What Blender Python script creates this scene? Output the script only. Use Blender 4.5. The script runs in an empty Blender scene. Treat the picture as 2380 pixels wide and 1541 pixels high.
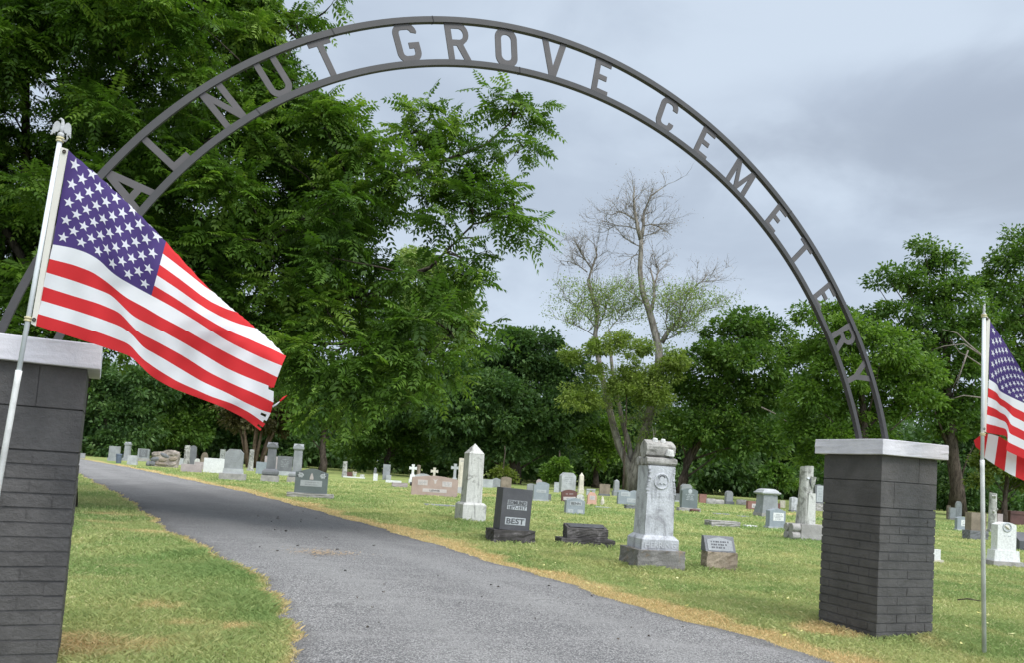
import bpy, bmesh, math, random
import numpy as np
from mathutils import Vector, Matrix
S = bpy.context.scene
COL = S.collection
R = math.radians
# ------------------------------------------------------------------ camera
PXW = 2380.0; FP = 1903.0; CX = 1190.0; CY = 953.0; PITCH = R(4.18); ROLL = 0.067; EYE = 1.1
cam = bpy.data.objects.new('camera', bpy.data.cameras.new('camera')); COL.objects.link(cam)
cam.data.sensor_width = 36; cam.data.lens = FP / PXW * 36
cam.data.shift_y = (CY - 770.5) / PXW
cam.data.clip_start = 0.05; cam.data.clip_end = 3000
_f = Vector((0, math.cos(PITCH), math.sin(PITCH))); _u0 = Vector((0, -math.sin(PITCH), math.cos(PITCH))); _r0 = Vector((1, 0, 0))
_r = math.cos(ROLL) * _r0 + math.sin(ROLL) * _u0; _u = -math.sin(ROLL) * _r0 + math.cos(ROLL) * _u0
cam.matrix_world = Matrix(((_r.x, _u.x, -_f.x, 0), (_r.y, _u.y, -_f.y, 0), (_r.z, _u.z, -_f.z, EYE), (0, 0, 0, 1)))
S.camera = cam

# ------------------------------------------------------------------ world, sun, exposure
SUN_EL = R(46); SUN_AZ = R(138)            # azimuth clockwise from +Y : behind the camera, to the right
w = bpy.data.worlds.new('World'); S.world = w; w.use_nodes = True
nt = w.node_tree; nt.nodes.clear()
def N(t, kind, **kw):
    n = t.nodes.new(kind)
    for k, v in kw.items():
        if k == 'inp':
            for i, x in v.items(): n.inputs[i].default_value = x
        else: setattr(n, k, v)
    return n
def L(t, a, b): t.links.new(a, b)
def MATH(t, op, a, b=None, c=None, clamp=False):
    n = t.nodes.new('ShaderNodeMath'); n.operation = op; n.use_clamp = clamp
    for i, x in enumerate((a, b, c)):
        if x is None: continue
        if isinstance(x, (int, float)): n.inputs[i].default_value = x
        else: t.links.new(x, n.inputs[i])
    return n.outputs[0]
def SMOOTH(t, v, lo, hi, a=0.0, b=1.0):
    n = t.nodes.new('ShaderNodeMapRange'); n.interpolation_type = 'SMOOTHSTEP'
    n.inputs[1].default_value = lo; n.inputs[2].default_value = hi; n.inputs[3].default_value = a; n.inputs[4].default_value = b
    t.links.new(v, n.inputs[0]); return n.outputs[0]
def MIX(t, f, a, b, mode='MIX'):
    n = t.nodes.new('ShaderNodeMix'); n.data_type = 'RGBA'; n.blend_type = mode
    if isinstance(f, (int, float)): n.inputs[0].default_value = f
    else: t.links.new(f, n.inputs[0])
    for i, x in ((6, a), (7, b)):
        if isinstance(x, (tuple, list)): n.inputs[i].default_value = (*x[:3], 1)
        else: t.links.new(x, n.inputs[i])
    return n.outputs[2]
def NOISE(t, vec, scale, detail=4, rough=0.55, dist=0.0):
    n = t.nodes.new('ShaderNodeTexNoise'); n.inputs['Scale'].default_value = scale; n.inputs['Detail'].default_value = detail
    n.inputs['Roughness'].default_value = rough; n.inputs['Distortion'].default_value = dist
    if vec is not None: t.links.new(vec, n.inputs['Vector'])
    return n.outputs[0]
def MAPPING(t, vec, scale=(1, 1, 1), loc=(0, 0, 0)):
    n = t.nodes.new('ShaderNodeMapping'); n.inputs['Scale'].default_value = scale; n.inputs['Location'].default_value = loc
    t.links.new(vec, n.inputs['Vector']); return n.outputs[0]
tc = N(nt, 'ShaderNodeTexCoord')
sep = N(nt, 'ShaderNodeSeparateXYZ'); L(nt, tc.outputs['Generated'], sep.inputs[0])
dz = MATH(nt, 'MAXIMUM', sep.outputs[2], 0.0)
den = MATH(nt, 'ADD', dz, 0.22)
cmb = N(nt, 'ShaderNodeCombineXYZ')
L(nt, MATH(nt, 'DIVIDE', sep.outputs[0], den), cmb.inputs[0]); L(nt, MATH(nt, 'DIVIDE', sep.outputs[1], den), cmb.inputs[1])
n1 = NOISE(nt, MAPPING(nt, cmb.outputs[0], (1, 1, 1), (3.1, 7.7, 0)), 0.9, 6, 0.5, 0.3)
n2 = NOISE(nt, MAPPING(nt, cmb.outputs[0], (1, 1, 1), (9.1, 1.7, 0)), 3.0, 5, 0.55, 0.4)
cl = MATH(nt, 'ADD', MATH(nt, 'MULTIPLY', n1, 0.66), MATH(nt, 'MULTIPLY', n2, 0.34))
ccol = MIX(nt, SMOOTH(nt, cl, 0.38, 0.60), (0.535, 0.625, 0.755), (0.68, 0.785, 0.92))
# heavier, darker cloud banks up on the right, drawn out along the horizon
def bank(px, py, wx, wy, dark, amt, prev):
    d = (_f + _r * ((px - CX) / FP) - _u * ((py - CY) / FP)).normalized()
    ex = d.cross(Vector((0, 0, 1))).normalized(); ey = ex.cross(d)
    def dot(v):
        vm = N(nt, 'ShaderNodeVectorMath', operation='DOT_PRODUCT'); L(nt, tc.outputs['Generated'], vm.inputs[0]); vm.inputs[1].default_value = v
        return vm.outputs['Value']
    a = MATH(nt, 'MULTIPLY', dot(ex), 1 / wx); b_ = MATH(nt, 'MULTIPLY', dot(ey), 1 / wy)
    e = MATH(nt, 'ADD', MATH(nt, 'MULTIPLY', a, a), MATH(nt, 'MULTIPLY', b_, b_))
    e = MATH(nt, 'ADD', MATH(nt, 'SQRT', e), MATH(nt, 'MULTIPLY', MATH(nt, 'SUBTRACT', n2, 0.5), 1.7))
    e = MATH(nt, 'ADD', e, MATH(nt, 'MULTIPLY', MATH(nt, 'SUBTRACT', n1, 0.5), 1.8))
    fr = MATH(nt, 'GREATER_THAN', dot(d), 0.0)
    return MIX(nt, MATH(nt, 'MULTIPLY', SMOOTH(nt, e, 1.5, 0.05), MATH(nt, 'MULTIPLY', fr, amt)), prev, dark)
ccol = bank(2330, 240, 0.26, 0.055, (0.40, 0.465, 0.575), 0.8, ccol)
ccol = bank(2120, 310, 0.20, 0.06, (0.43, 0.50, 0.61), 0.75, ccol)
ccol = bank(2400, 420, 0.10, 0.05, (0.43, 0.495, 0.595), 0.75, ccol)
ccol = bank(1930, 210, 0.16, 0.045, (0.48, 0.56, 0.69), 0.55, ccol)
lowz = SMOOTH(nt, sep.outputs[2], 0.0, 0.2, 0.55, 0.0)
ccol = MIX(nt, lowz, ccol, (0.64, 0.725, 0.85))
ccol = bank(1380, 480, 0.18, 0.06, (0.50, 0.585, 0.71), 0.55, ccol)
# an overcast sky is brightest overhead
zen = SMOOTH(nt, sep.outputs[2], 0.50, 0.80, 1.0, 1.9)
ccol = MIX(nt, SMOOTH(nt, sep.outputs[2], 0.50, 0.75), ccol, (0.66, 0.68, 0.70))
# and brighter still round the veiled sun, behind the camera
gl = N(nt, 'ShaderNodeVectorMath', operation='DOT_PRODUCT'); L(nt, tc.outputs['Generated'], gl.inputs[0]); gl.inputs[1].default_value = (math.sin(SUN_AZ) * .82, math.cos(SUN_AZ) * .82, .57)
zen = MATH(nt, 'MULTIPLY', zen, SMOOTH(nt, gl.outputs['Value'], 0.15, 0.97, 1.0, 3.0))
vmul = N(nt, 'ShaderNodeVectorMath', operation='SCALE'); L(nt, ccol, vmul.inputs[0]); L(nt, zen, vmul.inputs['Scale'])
sky = N(nt, 'ShaderNodeTexSky', sky_type='NISHITA', sun_disc=False, sun_elevation=SUN_EL, sun_rotation=SUN_AZ)
bg1 = N(nt, 'ShaderNodeBackground'); L(nt, sky.outputs[0], bg1.inputs[0]); bg1.inputs[1].default_value = 0.08
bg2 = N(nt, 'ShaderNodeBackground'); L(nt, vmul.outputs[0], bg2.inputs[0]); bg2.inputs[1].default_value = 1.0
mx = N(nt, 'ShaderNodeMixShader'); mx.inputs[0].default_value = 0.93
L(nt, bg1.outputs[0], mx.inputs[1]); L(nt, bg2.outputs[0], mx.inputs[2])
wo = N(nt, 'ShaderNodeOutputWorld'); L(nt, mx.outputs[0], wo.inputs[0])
sun = bpy.data.objects.new('sun', bpy.data.lights.new('sun', 'SUN')); COL.objects.link(sun)
sun.data.energy = 1.5; sun.data.angle = R(14); sun.data.color = (1, 0.95, 0.87)
sdir = Vector((math.sin(SUN_AZ) * math.cos(SUN_EL), math.cos(SUN_AZ) * math.cos(SUN_EL), math.sin(SUN_EL)))
sun.rotation_euler = sdir.to_track_quat('Z', 'Y').to_euler()
S.view_settings.view_transform = 'Standard'; S.view_settings.look = 'None'
S.view_settings.exposure = 0.0; S.view_settings.gamma = 1.0; S.view_settings.use_curve_mapping = False
S.cycles.max_bounces = 8; S.cycles.diffuse_bounces = 3; S.cycles.transmission_bounces = 4

# ------------------------------------------------------------------ helpers
def ray(x, y): return _f + _r * ((x - CX) / FP) - _u * ((y - CY) / FP)
def at(x, y, Y):                     # the point seen at pixel (x,y) of the 2380 px frame, Y metres ahead
    d = ray(x, y); return Vector((0, 0, EYE)) + d * (Y / d.y)
def ground_at(x, y, z=0.0):
    d = ray(x, y); t = (z - EYE) / d.z; return Vector((0, 0, EYE)) + d * t
def horizon(x): return 1091.77 + (x - 1190) * 0.0671
SRC = 2380 / 3788.0

def tag(o, label=None, cat=None, group=None, kind=None):
    if label: o['label'] = label
    if cat: o['category'] = cat
    if group: o['group'] = group
    if kind: o['kind'] = kind
    return o
def link(o, parent=None):
    COL.objects.link(o)
    if parent is not None: o.parent = parent
    return o
def thing(name, label, cat, loc=(0, 0, 0), rz=0.0, group=None):
    o = bpy.data.objects.new(name, None); o.empty_display_size = 0.2; link(o)
    o.location = loc; o.rotation_euler = (0, 0, rz)
    return tag(o, label, cat, group)
def from_bm(name, bm, mat, parent=None, smooth=False, bevel=0.0, seg=2):
    if bevel > 0:
        ed = [e for e in bm.edges if len(e.link_faces) == 2 and e.calc_face_angle(0) > R(32)]
        if ed: bmesh.ops.bevel(bm, geom=ed, offset=bevel, segments=seg, affect='EDGES', profile=0.6, clamp_overlap=True)
    bmesh.ops.recalc_face_normals(bm, faces=bm.faces)
    me = bpy.data.meshes.new(name); bm.to_mesh(me); bm.free()
    mats = mat if isinstance(mat, (list, tuple)) else [mat]
    for m in mats: me.materials.append(m)
    if smooth: me.polygons.foreach_set('use_smooth', [True] * len(me.polygons))
    return link(bpy.data.objects.new(name, me), parent)
def np_mesh(name, V, F, mat, parent=None, attrs=None, smooth=False, matidx=None):
    V = np.asarray(V, np.float32).reshape(-1, 3); F = np.asarray(F, np.int32); k = F.shape[1]
    me = bpy.data.meshes.new(name)
    me.vertices.add(len(V)); me.vertices.foreach_set('co', V.ravel())
    me.loops.add(F.size); me.loops.foreach_set('vertex_index', F.ravel())
    me.polygons.add(len(F)); me.polygons.foreach_set('loop_start', np.arange(0, F.size, k, dtype=np.int32))
    me.polygons.foreach_set('loop_total', np.full(len(F), k, np.int32))
    for m in (mat if isinstance(mat, (list, tuple)) else [mat]): me.materials.append(m)
    if matidx is not None: me.polygons.foreach_set('material_index', np.asarray(matidx, np.int32))
    me.update(calc_edges=True)
    if attrs:
        for nm, (dom, val) in attrs.items():
            a = me.attributes.new(nm, 'FLOAT', dom); a.data.foreach_set('value', np.asarray(val, np.float32))
    if smooth: me.polygons.foreach_set('use_smooth', np.ones(len(F), bool))
    me.validate()
    return link(bpy.data.objects.new(name, me), parent)
def add_box(bm, x0, x1, y0, y1, z0, z1, tx=1.0, ty=1.0):
    cx, cy = (x0 + x1) / 2, (y0 + y1) / 2
    vs = []
    for z, a, b in ((z0, 1, 1), (z1, tx, ty)):
        for x, y in ((x0, y0), (x1, y0), (x1, y1), (x0, y1)):
            vs.append(bm.verts.new((cx + (x - cx) * a, cy + (y - cy) * b, z)))
    for f in ((3, 2, 1, 0), (4, 5, 6, 7), (0, 1, 5, 4), (1, 2, 6, 5), (2, 3, 7, 6), (3, 0, 4, 7)):
        bm.faces.new([vs[i] for i in f])
    return vs
def add_prism(bm, pts, y0, y1):         # outline in x,z pushed from y0 to y1
    a = [bm.verts.new((x, y0, z)) for x, z in pts]; b = [bm.verts.new((x, y1, z)) for x, z in pts]
    n = len(pts)
    bm.faces.new(a); bm.faces.new(b[::-1])
    for i in range(n): bm.faces.new((a[i], b[i], b[(i + 1) % n], a[(i + 1) % n]))
def add_lathe(bm, prof, n=24, center=(0, 0), sq=0.0):
    rings = []
    for r, z in prof:
        ring = []
        for k in range(n):
            t = 2 * math.pi * k / n
            ring.append(bm.verts.new((center[0] + r * math.cos(t), center[1] + r * math.sin(t), z)))
        rings.append(ring)
    for a, b in zip(rings, rings[1:]):
        for k in range(n): bm.faces.new((a[k], a[(k + 1) % n], b[(k + 1) % n], b[k]))
    bm.faces.new(rings[0][::-1]); bm.faces.new(rings[-1])
def tube_arrays(path, radii, n=8, jit=0.0, rng=None):
    P = [Vector(p) for p in path]; V = []; F = []
    up = Vector((0.13, 0.21, 1)).normalized()
    for i, p in enumerate(P):
        d = (P[min(i + 1, len(P) - 1)] - P[max(i - 1, 0)])
        d = d.normalized() if d.length > 1e-9 else Vector((0, 0, 1))
        a = d.cross(up)
        if a.length < 0.15: a = d.cross(Vector((1, 0.2, 0)))
        a.normalize(); b = d.cross(a)
        for k in range(n):
            t = 2 * math.pi * k / n
            r = radii[i] * (1 + (rng.uniform(-jit, jit) if jit else 0))
            V.append(p + (a * math.cos(t) + b * math.sin(t)) * r)
    for i in range(len(P) - 1):
        for k in range(n):
            F.append((i * n + k, i * n + (k + 1) % n, (i + 1) * n + (k + 1) % n, (i + 1) * n + k))
    V.append(P[-1]); tip = len(V) - 1; V.append(P[0]); root = len(V) - 1; e = (len(P) - 1) * n
    for k in range(0, n, 1):
        F.append((e + k, e + (k + 1) % n, tip, tip)); F.append((root, root, (k + 1) % n, k))
    return [tuple(v) for v in V], F
def tubes_obj(name, tubes, mat, parent=None, n=8, jit=0.0, seed=1, smooth=True):
    rng = random.Random(seed); bm = bmesh.new()
    for t in tubes:
        path, radii = t[0], t[1]; nn = t[2] if len(t) > 2 else n
        V, F = tube_arrays(path, radii, nn, jit, rng)
        vs = [bm.verts.new(v) for v in V]
        for f in F:
            ids = list(dict.fromkeys(f))
            if len(ids) > 2:
                try: bm.faces.new([vs[i] for i in ids])
                except ValueError: pass
    return from_bm(name, bm, mat, parent, smooth=smooth)
def text_arrays(body, size, thick=0.0, width=None):
    cu = bpy.data.curves.new('txt', 'FONT'); cu.body = body; cu.size = size; cu.align_x = 'CENTER'; cu.align_y = 'CENTER'
    cu.extrude = thick; cu.offset = size * 0.018; cu.resolution_u = 3
    o = bpy.data.objects.new('txt', cu); COL.objects.link(o)
    dg = bpy.context.evaluated_depsgraph_get(); me = bpy.data.meshes.new_from_object(o.evaluated_get(dg))
    V = np.array([v.co[:] for v in me.vertices]); F = [tuple(p.vertices) for p in me.polygons]
    bpy.data.objects.remove(o); bpy.data.curves.remove(cu); bpy.data.meshes.remove(me)
    if len(V):
        mid = (V[:, :2].max(0) + V[:, :2].min(0)) / 2; V[:, :2] -= mid
        if width: V[:, 0] *= width / (V[:, 0].max() - V[:, 0].min())
    return V, F
def text_on(name, body, size, x, y, z, mat, parent, thick=0.003, width=None, tilt=0.0):
    V, F = text_arrays(body, size, thick, width)
    bm = bmesh.new(); ct, st = math.cos(tilt), math.sin(tilt)
    vs = [bm.verts.new((x + a, y + st * b - c * ct, z + ct * b + c * st)) for a, b, c in V]
    for f in F:
        try: bm.faces.new([vs[i] for i in f])
        except ValueError: pass
    return from_bm(name, bm, mat, parent)

# ------------------------------------------------------------------ materials
def new_mat(name):
    m = bpy.data.materials.new(name); m.use_nodes = True; t = m.node_tree; t.nodes.clear()
    out = N(t, 'ShaderNodeOutputMaterial'); b = N(t, 'ShaderNodeBsdfPrincipled'); L(t, b.outputs[0], out.inputs[0])
    return m, t, b, out
def bump(t, b, h, strength, dist=0.01):
    n = N(t, 'ShaderNodeBump'); n.inputs['Strength'].default_value = strength; n.inputs['Distance'].default_value = dist
    L(t, h, n.inputs['Height']); L(t, n.outputs[0], b.inputs['Normal'])
def stone(name, c, var=0.18, speck=60, rough=0.75, stain=None, stain_amt=0.0, streak=None, streak_amt=0.0, bmp=0.25, spec=0.3):
    m, t, b, o = new_mat(name)
    g = N(t, 'ShaderNodeNewGeometry'); P = g.outputs['Position']
    lo = tuple(x * (1 - var) for x in c); hi = tuple(min(1, x * (1 + var)) for x in c)
    col = MIX(t, SMOOTH(t, NOISE(t, P, 3.2, 6, 0.6), 0.3, 0.7), lo, hi)
    sp = NOISE(t, P, speck, 2, 0.7)
    col = MIX(t, SMOOTH(t, sp, 0.35, 0.7, 0.0, 0.45), col, tuple(x * 0.55 for x in c))
    if stain:
        sn = NOISE(t, P, 5.0, 8, 0.68, 0.6)
        col = MIX(t, SMOOTH(t, sn, 0.62 - stain_amt * 0.2, 0.74 - stain_amt * 0.12, 0, 0.8), col, stain)
    if streak:
        sn = NOISE(t, MAPPING(t, P, (11, 11, 1.3)), 1.6, 7, 0.62, 0.5)
        pm = SMOOTH(t, NOISE(t, P, 1.9, 4, 0.6), 0.38, 0.62, 0.15, 1.0)
        col = MIX(t, MATH(t, 'MULTIPLY', SMOOTH(t, sn, 0.62 - streak_amt * 0.22, 0.80 - streak_amt * 0.12, 0, 0.85), pm), col, streak)
    L(t, col, b.inputs['Base Color']); b.inputs['Roughness'].default_value = rough; b.inputs['Specular IOR Level'].default_value = spec
    bump(t, b, NOISE(t, P, 38, 6, 0.7), bmp, 0.012)
    return m
GREY = stone('granite_grey', (0.285, 0.295, 0.305), streak=(0.2, 0.2, 0.19), streak_amt=0.25)
LIGHT = stone('granite_light', (0.42, 0.43, 0.44), streak=(0.3, 0.3, 0.28), streak_amt=0.15)
BLUE = stone('granite_blue', (0.285, 0.315, 0.345), var=0.1, rough=0.5)
GREEN = stone('granite_green', (0.155, 0.18, 0.184), var=0.1, speck=120, rough=0.5)
MID = stone('granite_mid', (0.165, 0.168, 0.178), streak=(0.1, 0.1, 0.1), streak_amt=0.3)
DARK = stone('granite_dark', (0.085, 0.085, 0.092), speck=140, rough=0.5, bmp=0.15)
DARKROUGH = stone('rock_dark', (0.075, 0.068, 0.066), var=0.4, stain=(0.22, 0.2, 0.2), stain_amt=0.45, rough=0.9, bmp=0.9)
PINK = stone('granite_pink', (0.42, 0.315, 0.275), var=0.1, speck=140, rough=0.6)
PINKGREY = stone('granite_pink_grey', (0.40, 0.34, 0.34), var=0.12)
RED = stone('granite_red', (0.145, 0.07, 0.062), var=0.15, speck=120, rough=0.45)
BRICKRED = stone('granite_brick_red', (0.27, 0.14, 0.115), var=0.2)
SALMON = stone('granite_salmon', (0.62, 0.37, 0.29), var=0.1)
MARBLE = stone('marble_white', (0.72, 0.72, 0.71), var=0.05, speck=30, streak=(0.5, 0.5, 0.5), streak_amt=-0.1)
MARBLEG = stone('marble_grey_veined', (0.50, 0.51, 0.535), var=0.12, streak=(0.17, 0.17, 0.18), streak_amt=0.8, stain=(0.24, 0.24, 0.255), stain_amt=0.6, bmp=0.6)
LOGM = stone('marble_log', (0.36, 0.345, 0.32), var=0.2, streak=(0.09, 0.085, 0.075), streak_amt=0.8, stain=(0.12, 0.112, 0.10), stain_amt=0.8, bmp=1.0)
STAINED = stone('marble_stained', (0.62, 0.61, 0.58), var=0.08, streak=(0.13, 0.128, 0.12), streak_amt=0.5, stain=(0.17, 0.165, 0.15), stain_amt=0.5, bmp=0.6, rough=0.9)
STUMP = stone('marble_lichen', (0.48, 0.47, 0.44), var=0.2, streak=(0.10, 0.098, 0.09), streak_amt=0.9, stain=(0.13, 0.125, 0.115), stain_amt=0.8, bmp=0.8, rough=0.9)
CREAM = stone('limestone_cream', (0.62, 0.575, 0.48), var=0.15, streak=(0.24, 0.2, 0.15), streak_amt=0.35, rough=0.9)
BROWN = stone('stone_brown', (0.25, 0.205, 0.16), var=0.25, streak=(0.1, 0.085, 0.065), streak_amt=0.4, rough=0.95)
RUST = stone('limestone_rusty', (0.20, 0.19, 0.178), var=0.3, stain=(0.24, 0.145, 0.06), stain_amt=0.42, rough=0.95, bmp=0.8)
TAN = stone('limestone_tan', (0.30, 0.245, 0.185), var=0.25, stain=(0.17, 0.125, 0.085), stain_amt=0.45, rough=0.95, bmp=0.9)
ROCK = stone('field_rock', (0.34, 0.29, 0.255), var=0.5, stain=(0.10, 0.095, 0.10), stain_amt=0.6, streak=(0.45, 0.33, 0.27), streak_amt=0.2, rough=0.95, bmp=1.0)
CONC = stone('concrete_base', (0.36, 0.34, 0.325), var=0.2, stain=(0.16, 0.15, 0.14), stain_amt=0.3, rough=0.95, bmp=0.6)
PANEL = stone('polished_panel', (0.43, 0.45, 0.47), var=0.06, rough=0.6)
PANELP = stone('pale_pink_panel', (0.56, 0.50, 0.49), var=0.06, rough=0.6)
LETTERD = stone('engraving_dark', (0.09, 0.092, 0.1), var=0.05, rough=0.7, bmp=0.05)
LETTERH = stone('engraving_pale', (0.50, 0.505, 0.53), var=0.06, rough=0.8, bmp=0.05)
LETTERM = stone('engraving_grey', (0.33, 0.34, 0.36), var=0.05, rough=0.8, bmp=0.05)

def paint(name, c, rough=0.55, var=0.1, chip=None, bmp=0.3, bs=55):
    m, t, b, o = new_mat(name)
    g = N(t, 'ShaderNodeNewGeometry'); P = g.outputs['Position']
    col = MIX(t, SMOOTH(t, NOISE(t, P, 6, 6, 0.6), 0.3, 0.7), tuple(x * (1 - var) for x in c), tuple(x * (1 + var) for x in c))
    if chip:
        col = MIX(t, SMOOTH(t, NOISE(t, P, 26, 5, 0.7, 1.0), 0.74, 0.79, 0, 0.75), col, chip)
    L(t, col, b.inputs['Base Color']); b.inputs['Roughness'].default_value = rough; b.inputs['Specular IOR Level'].default_value = 0.35
    bump(t, b, NOISE(t, P, bs, 7, 0.7), bmp, 0.012)
    return m
BRICK = paint('painted_brick_charcoal', (0.074, 0.069, 0.066), 0.55, 0.2, (0.15, 0.145, 0.14), 0.75, 34)
CAPPAINT = paint('painted_cap_white', (0.57, 0.555, 0.58), 0.6, 0.08, (0.2, 0.19, 0.19), 0.25)
STEEL = paint('painted_steel_grey', (0.046, 0.044, 0.044), 0.5, 0.12, None, 0.02, 20)
STEELD = paint('weld_dark', (0.025, 0.024, 0.024), 0.7, 0.1, None, 0.02)
STEELL = paint('painted_letter_grey', (0.078, 0.071, 0.071), 0.55, 0.12, None, 0.02, 20)
POLE = paint('pole_white', (0.66, 0.69, 0.70), 0.35, 0.06, None, 0.05)
SLEEVE = paint('pole_galvanised', (0.60, 0.60, 0.575), 0.55, 0.2, (0.25, 0.2, 0.15), 0.3)
BRASSY = paint('yellowed_plastic', (0.55, 0.49, 0.29), 0.45, 0.1, None, 0.05)
SILVER = paint('finial_silver', (0.42, 0.42, 0.42), 0.3, 0.25, (0.12, 0.12, 0.12), 0.3); 
BIN = paint('bin_plastic_blue_grey', (0.10, 0.125, 0.17), 0.5, 0.15, None, 0.1)
def cloth(name, c, tr=0.4):
    m, t, b, o = new_mat(name)
    g = N(t, 'ShaderNodeNewGeometry'); P = g.outputs['Position']
    col = MIX(t, NOISE(t, P, 9, 5, 0.6), tuple(x * 0.93 for x in c), tuple(min(1, x * 1.06) for x in c))
    L(t, col, b.inputs['Base Color']); b.inputs['Roughness'].default_value = 0.7; b.inputs['Specular IOR Level'].default_value = 0.2
    tl = N(t, 'ShaderNodeBsdfTranslucent'); L(t, col, tl.inputs[0]); ms = N(t, 'ShaderNodeMixShader'); ms.inputs[0].default_value = tr
    L(t, b.outputs[0], ms.inputs[1]); L(t, tl.outputs[0], ms.inputs[2]); L(t, ms.outputs[0], o.inputs[0])
    bump(t, b, NOISE(t, P, 900, 2, 0.5), 0.08, 0.001)
    return m
FRED = cloth('flag_red', (0.66, 0.035, 0.04)); FWHITE = cloth('flag_white', (0.80, 0.80, 0.82)); FBLUE = cloth('flag_blue', (0.065, 0.04, 0.16), 0.3)
FHEAD = cloth('flag_header', (0.72, 0.69, 0.62), 0.2)

def leafmat(name, lo, mid, hi, tr=0.42, spec=0.25, rough=0.5):
    m, t, b, o = new_mat(name)
    a = N(t, 'ShaderNodeAttribute', attribute_name='rnd')
    cr = N(t, 'ShaderNodeValToRGB'); L(t, a.outputs['Fac'], cr.inputs[0])
    e = cr.color_ramp.elements; e[0].position = 0.0; e[0].color = (*lo, 1); e[1].position = 1.0; e[1].color = (*hi, 1)
    k = e.new(0.55); k.color = (*mid, 1)
    L(t, cr.outputs[0], b.inputs['Base Color']); b.inputs['Roughness'].default_value = rough; b.inputs['Specular IOR Level'].default_value = spec
    tl = N(t, 'ShaderNodeBsdfTranslucent'); L(t, MIX(t, 1.0, cr.outputs[0], (1.0, 1.15, 0.55), 'MULTIPLY'), tl.inputs[0])
    ms = N(t, 'ShaderNodeMixShader'); ms.inputs[0].default_value = tr
    L(t, b.outputs[0], ms.inputs[1]); L(t, tl.outputs[0], ms.inputs[2]); L(t, ms.outputs[0], o.inputs[0])
    return m
LF_WALNUT = leafmat('leaf_walnut', (0.026, 0.062, 0.010), (0.088, 0.168, 0.022), (0.25, 0.36, 0.06))
LF_DARK = leafmat('leaf_dark', (0.034, 0.076, 0.022), (0.072, 0.138, 0.04), (0.145, 0.225, 0.07), 0.35)
LF_MID = leafmat('leaf_mid', (0.034, 0.084, 0.015), (0.088, 0.165, 0.026), (0.17, 0.255, 0.05), 0.37)
LF_BRIGHT = leafmat('leaf_bright', (0.045, 0.10, 0.015), (0.115, 0.205, 0.03), (0.20, 0.30, 0.05), 0.4)
LF_OLIVE = leafmat('leaf_olive', (0.095, 0.15, 0.025), (0.20, 0.27, 0.055), (0.33, 0.39, 0.11), 0.42)
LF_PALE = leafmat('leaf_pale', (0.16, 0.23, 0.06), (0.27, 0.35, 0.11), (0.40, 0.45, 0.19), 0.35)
LF_LOCUST = leafmat('leaf_locust', (0.065, 0.10, 0.015), (0.12, 0.16, 0.025), (0.19, 0.21, 0.05), 0.4)
LF_MYRTLE = leafmat('leaf_myrtle', (0.05, 0.05, 0.02), (0.085, 0.075, 0.03), (0.14, 0.10, 0.05), 0.3)
LF_BROWN = leafmat('leaf_dead', (0.16, 0.10, 0.06), (0.24, 0.15, 0.09), (0.30, 0.24, 0.12), 0.2)
def bark(name, c, c2, sc=9):
    m, t, b, o = new_mat(name)
    g = N(t, 'ShaderNodeNewGeometry'); P = MAPPING(t, g.outputs['Position'], (1, 1, 0.28))
    n = NOISE(t, P, sc, 7, 0.68, 0.4)
    L(t, MIX(t, SMOOTH(t, n, 0.35, 0.65), c, c2), b.inputs['Base Color']); b.inputs['Roughness'].default_value = 0.95; b.inputs['Specular IOR Level'].default_value = 0.1
    bump(t, b, n, 0.9, 0.06)
    return m
BARK = bark('bark_brown', (0.035, 0.027, 0.021), (0.10, 0.08, 0.064))
BARKG = bark('bark_grey', (0.115, 0.10, 0.086), (0.31, 0.28, 0.245), 5)
BARKW = bark('bark_walnut', (0.03, 0.025, 0.02), (0.085, 0.07, 0.055), 12)
BARKM = bark('bark_myrtle', (0.09, 0.06, 0.04), (0.21, 0.15, 0.105), 7)
TWIG = bark('dead_twig', (0.16, 0.135, 0.12), (0.27, 0.235, 0.21), 6)

# ------------------------------------------------------------------ ground, road, grass
rng = np.random.default_rng(7)
RE = [(213, 1072.6), (300, 1088), (420, 1113), (560, 1143), (700, 1180), (800, 1207), (900, 1235), (1000, 1266), (1100, 1295), (1200, 1325), (1300, 1357), (1400, 1388), (1500, 1418), (1600, 1448), (1700, 1475), (1800, 1505), (1900, 1535)]
LE = [(150, 1083), (178, 1098), (218.8, 1120.5), (266.8, 1143.5), (309, 1167.6), (354.8, 1203.7), (410.5, 1243), (472.7, 1269), (528.3, 1305), (584, 1334.6), (616.7, 1364), (656, 1390), (682, 1426), (695, 1465.5), (680, 1501.6), (684, 1541)]
rg = np.array([ground_at(*p)[:2] for p in RE]); lg = np.array([ground_at(*p)[:2] for p in LE])
# carry the drive on: away past the last stones, and out to the street behind the camera
def ext(a, near, far):
    a = a[np.argsort(a[:, 1])]; return np.vstack([near, a, far])
far_r = rg[np.argmax(rg[:, 1])]; far_l = lg[np.argmax(lg[:, 1])]
dirv = (rg[0] - rg[2]); dirv = dirv / dirv[1]
rg = ext(rg, [[6.5, -12], [6.0, 0], [3.4, 3.0], [2.45, 4.4]], [far_r + dirv * 8, far_r + dirv * 16 + [-3, 0], far_r + dirv * 26 + [-10, 0]])
lg = ext(lg, [[-5.5, -12], [-4.6, 0], [-2.6, 2.6], [-1.35, 3.6]], [far_l + dirv * 8, far_l + dirv * 16 + [-3, 0], far_l + dirv * 26 + [-10, 0]])
def XR(y): return np.interp(y, rg[:, 1], rg[:, 0])
def XL(y): return np.interp(y, lg[:, 1], lg[:, 0])
def wob(y, s):            # ragged turf edge
    return 0.05 * np.sin(y * 2.3 + s) + 0.03 * np.sin(y * 6.1 + 2 * s) + 0.018 * np.sin(y * 17 + s)
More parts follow.
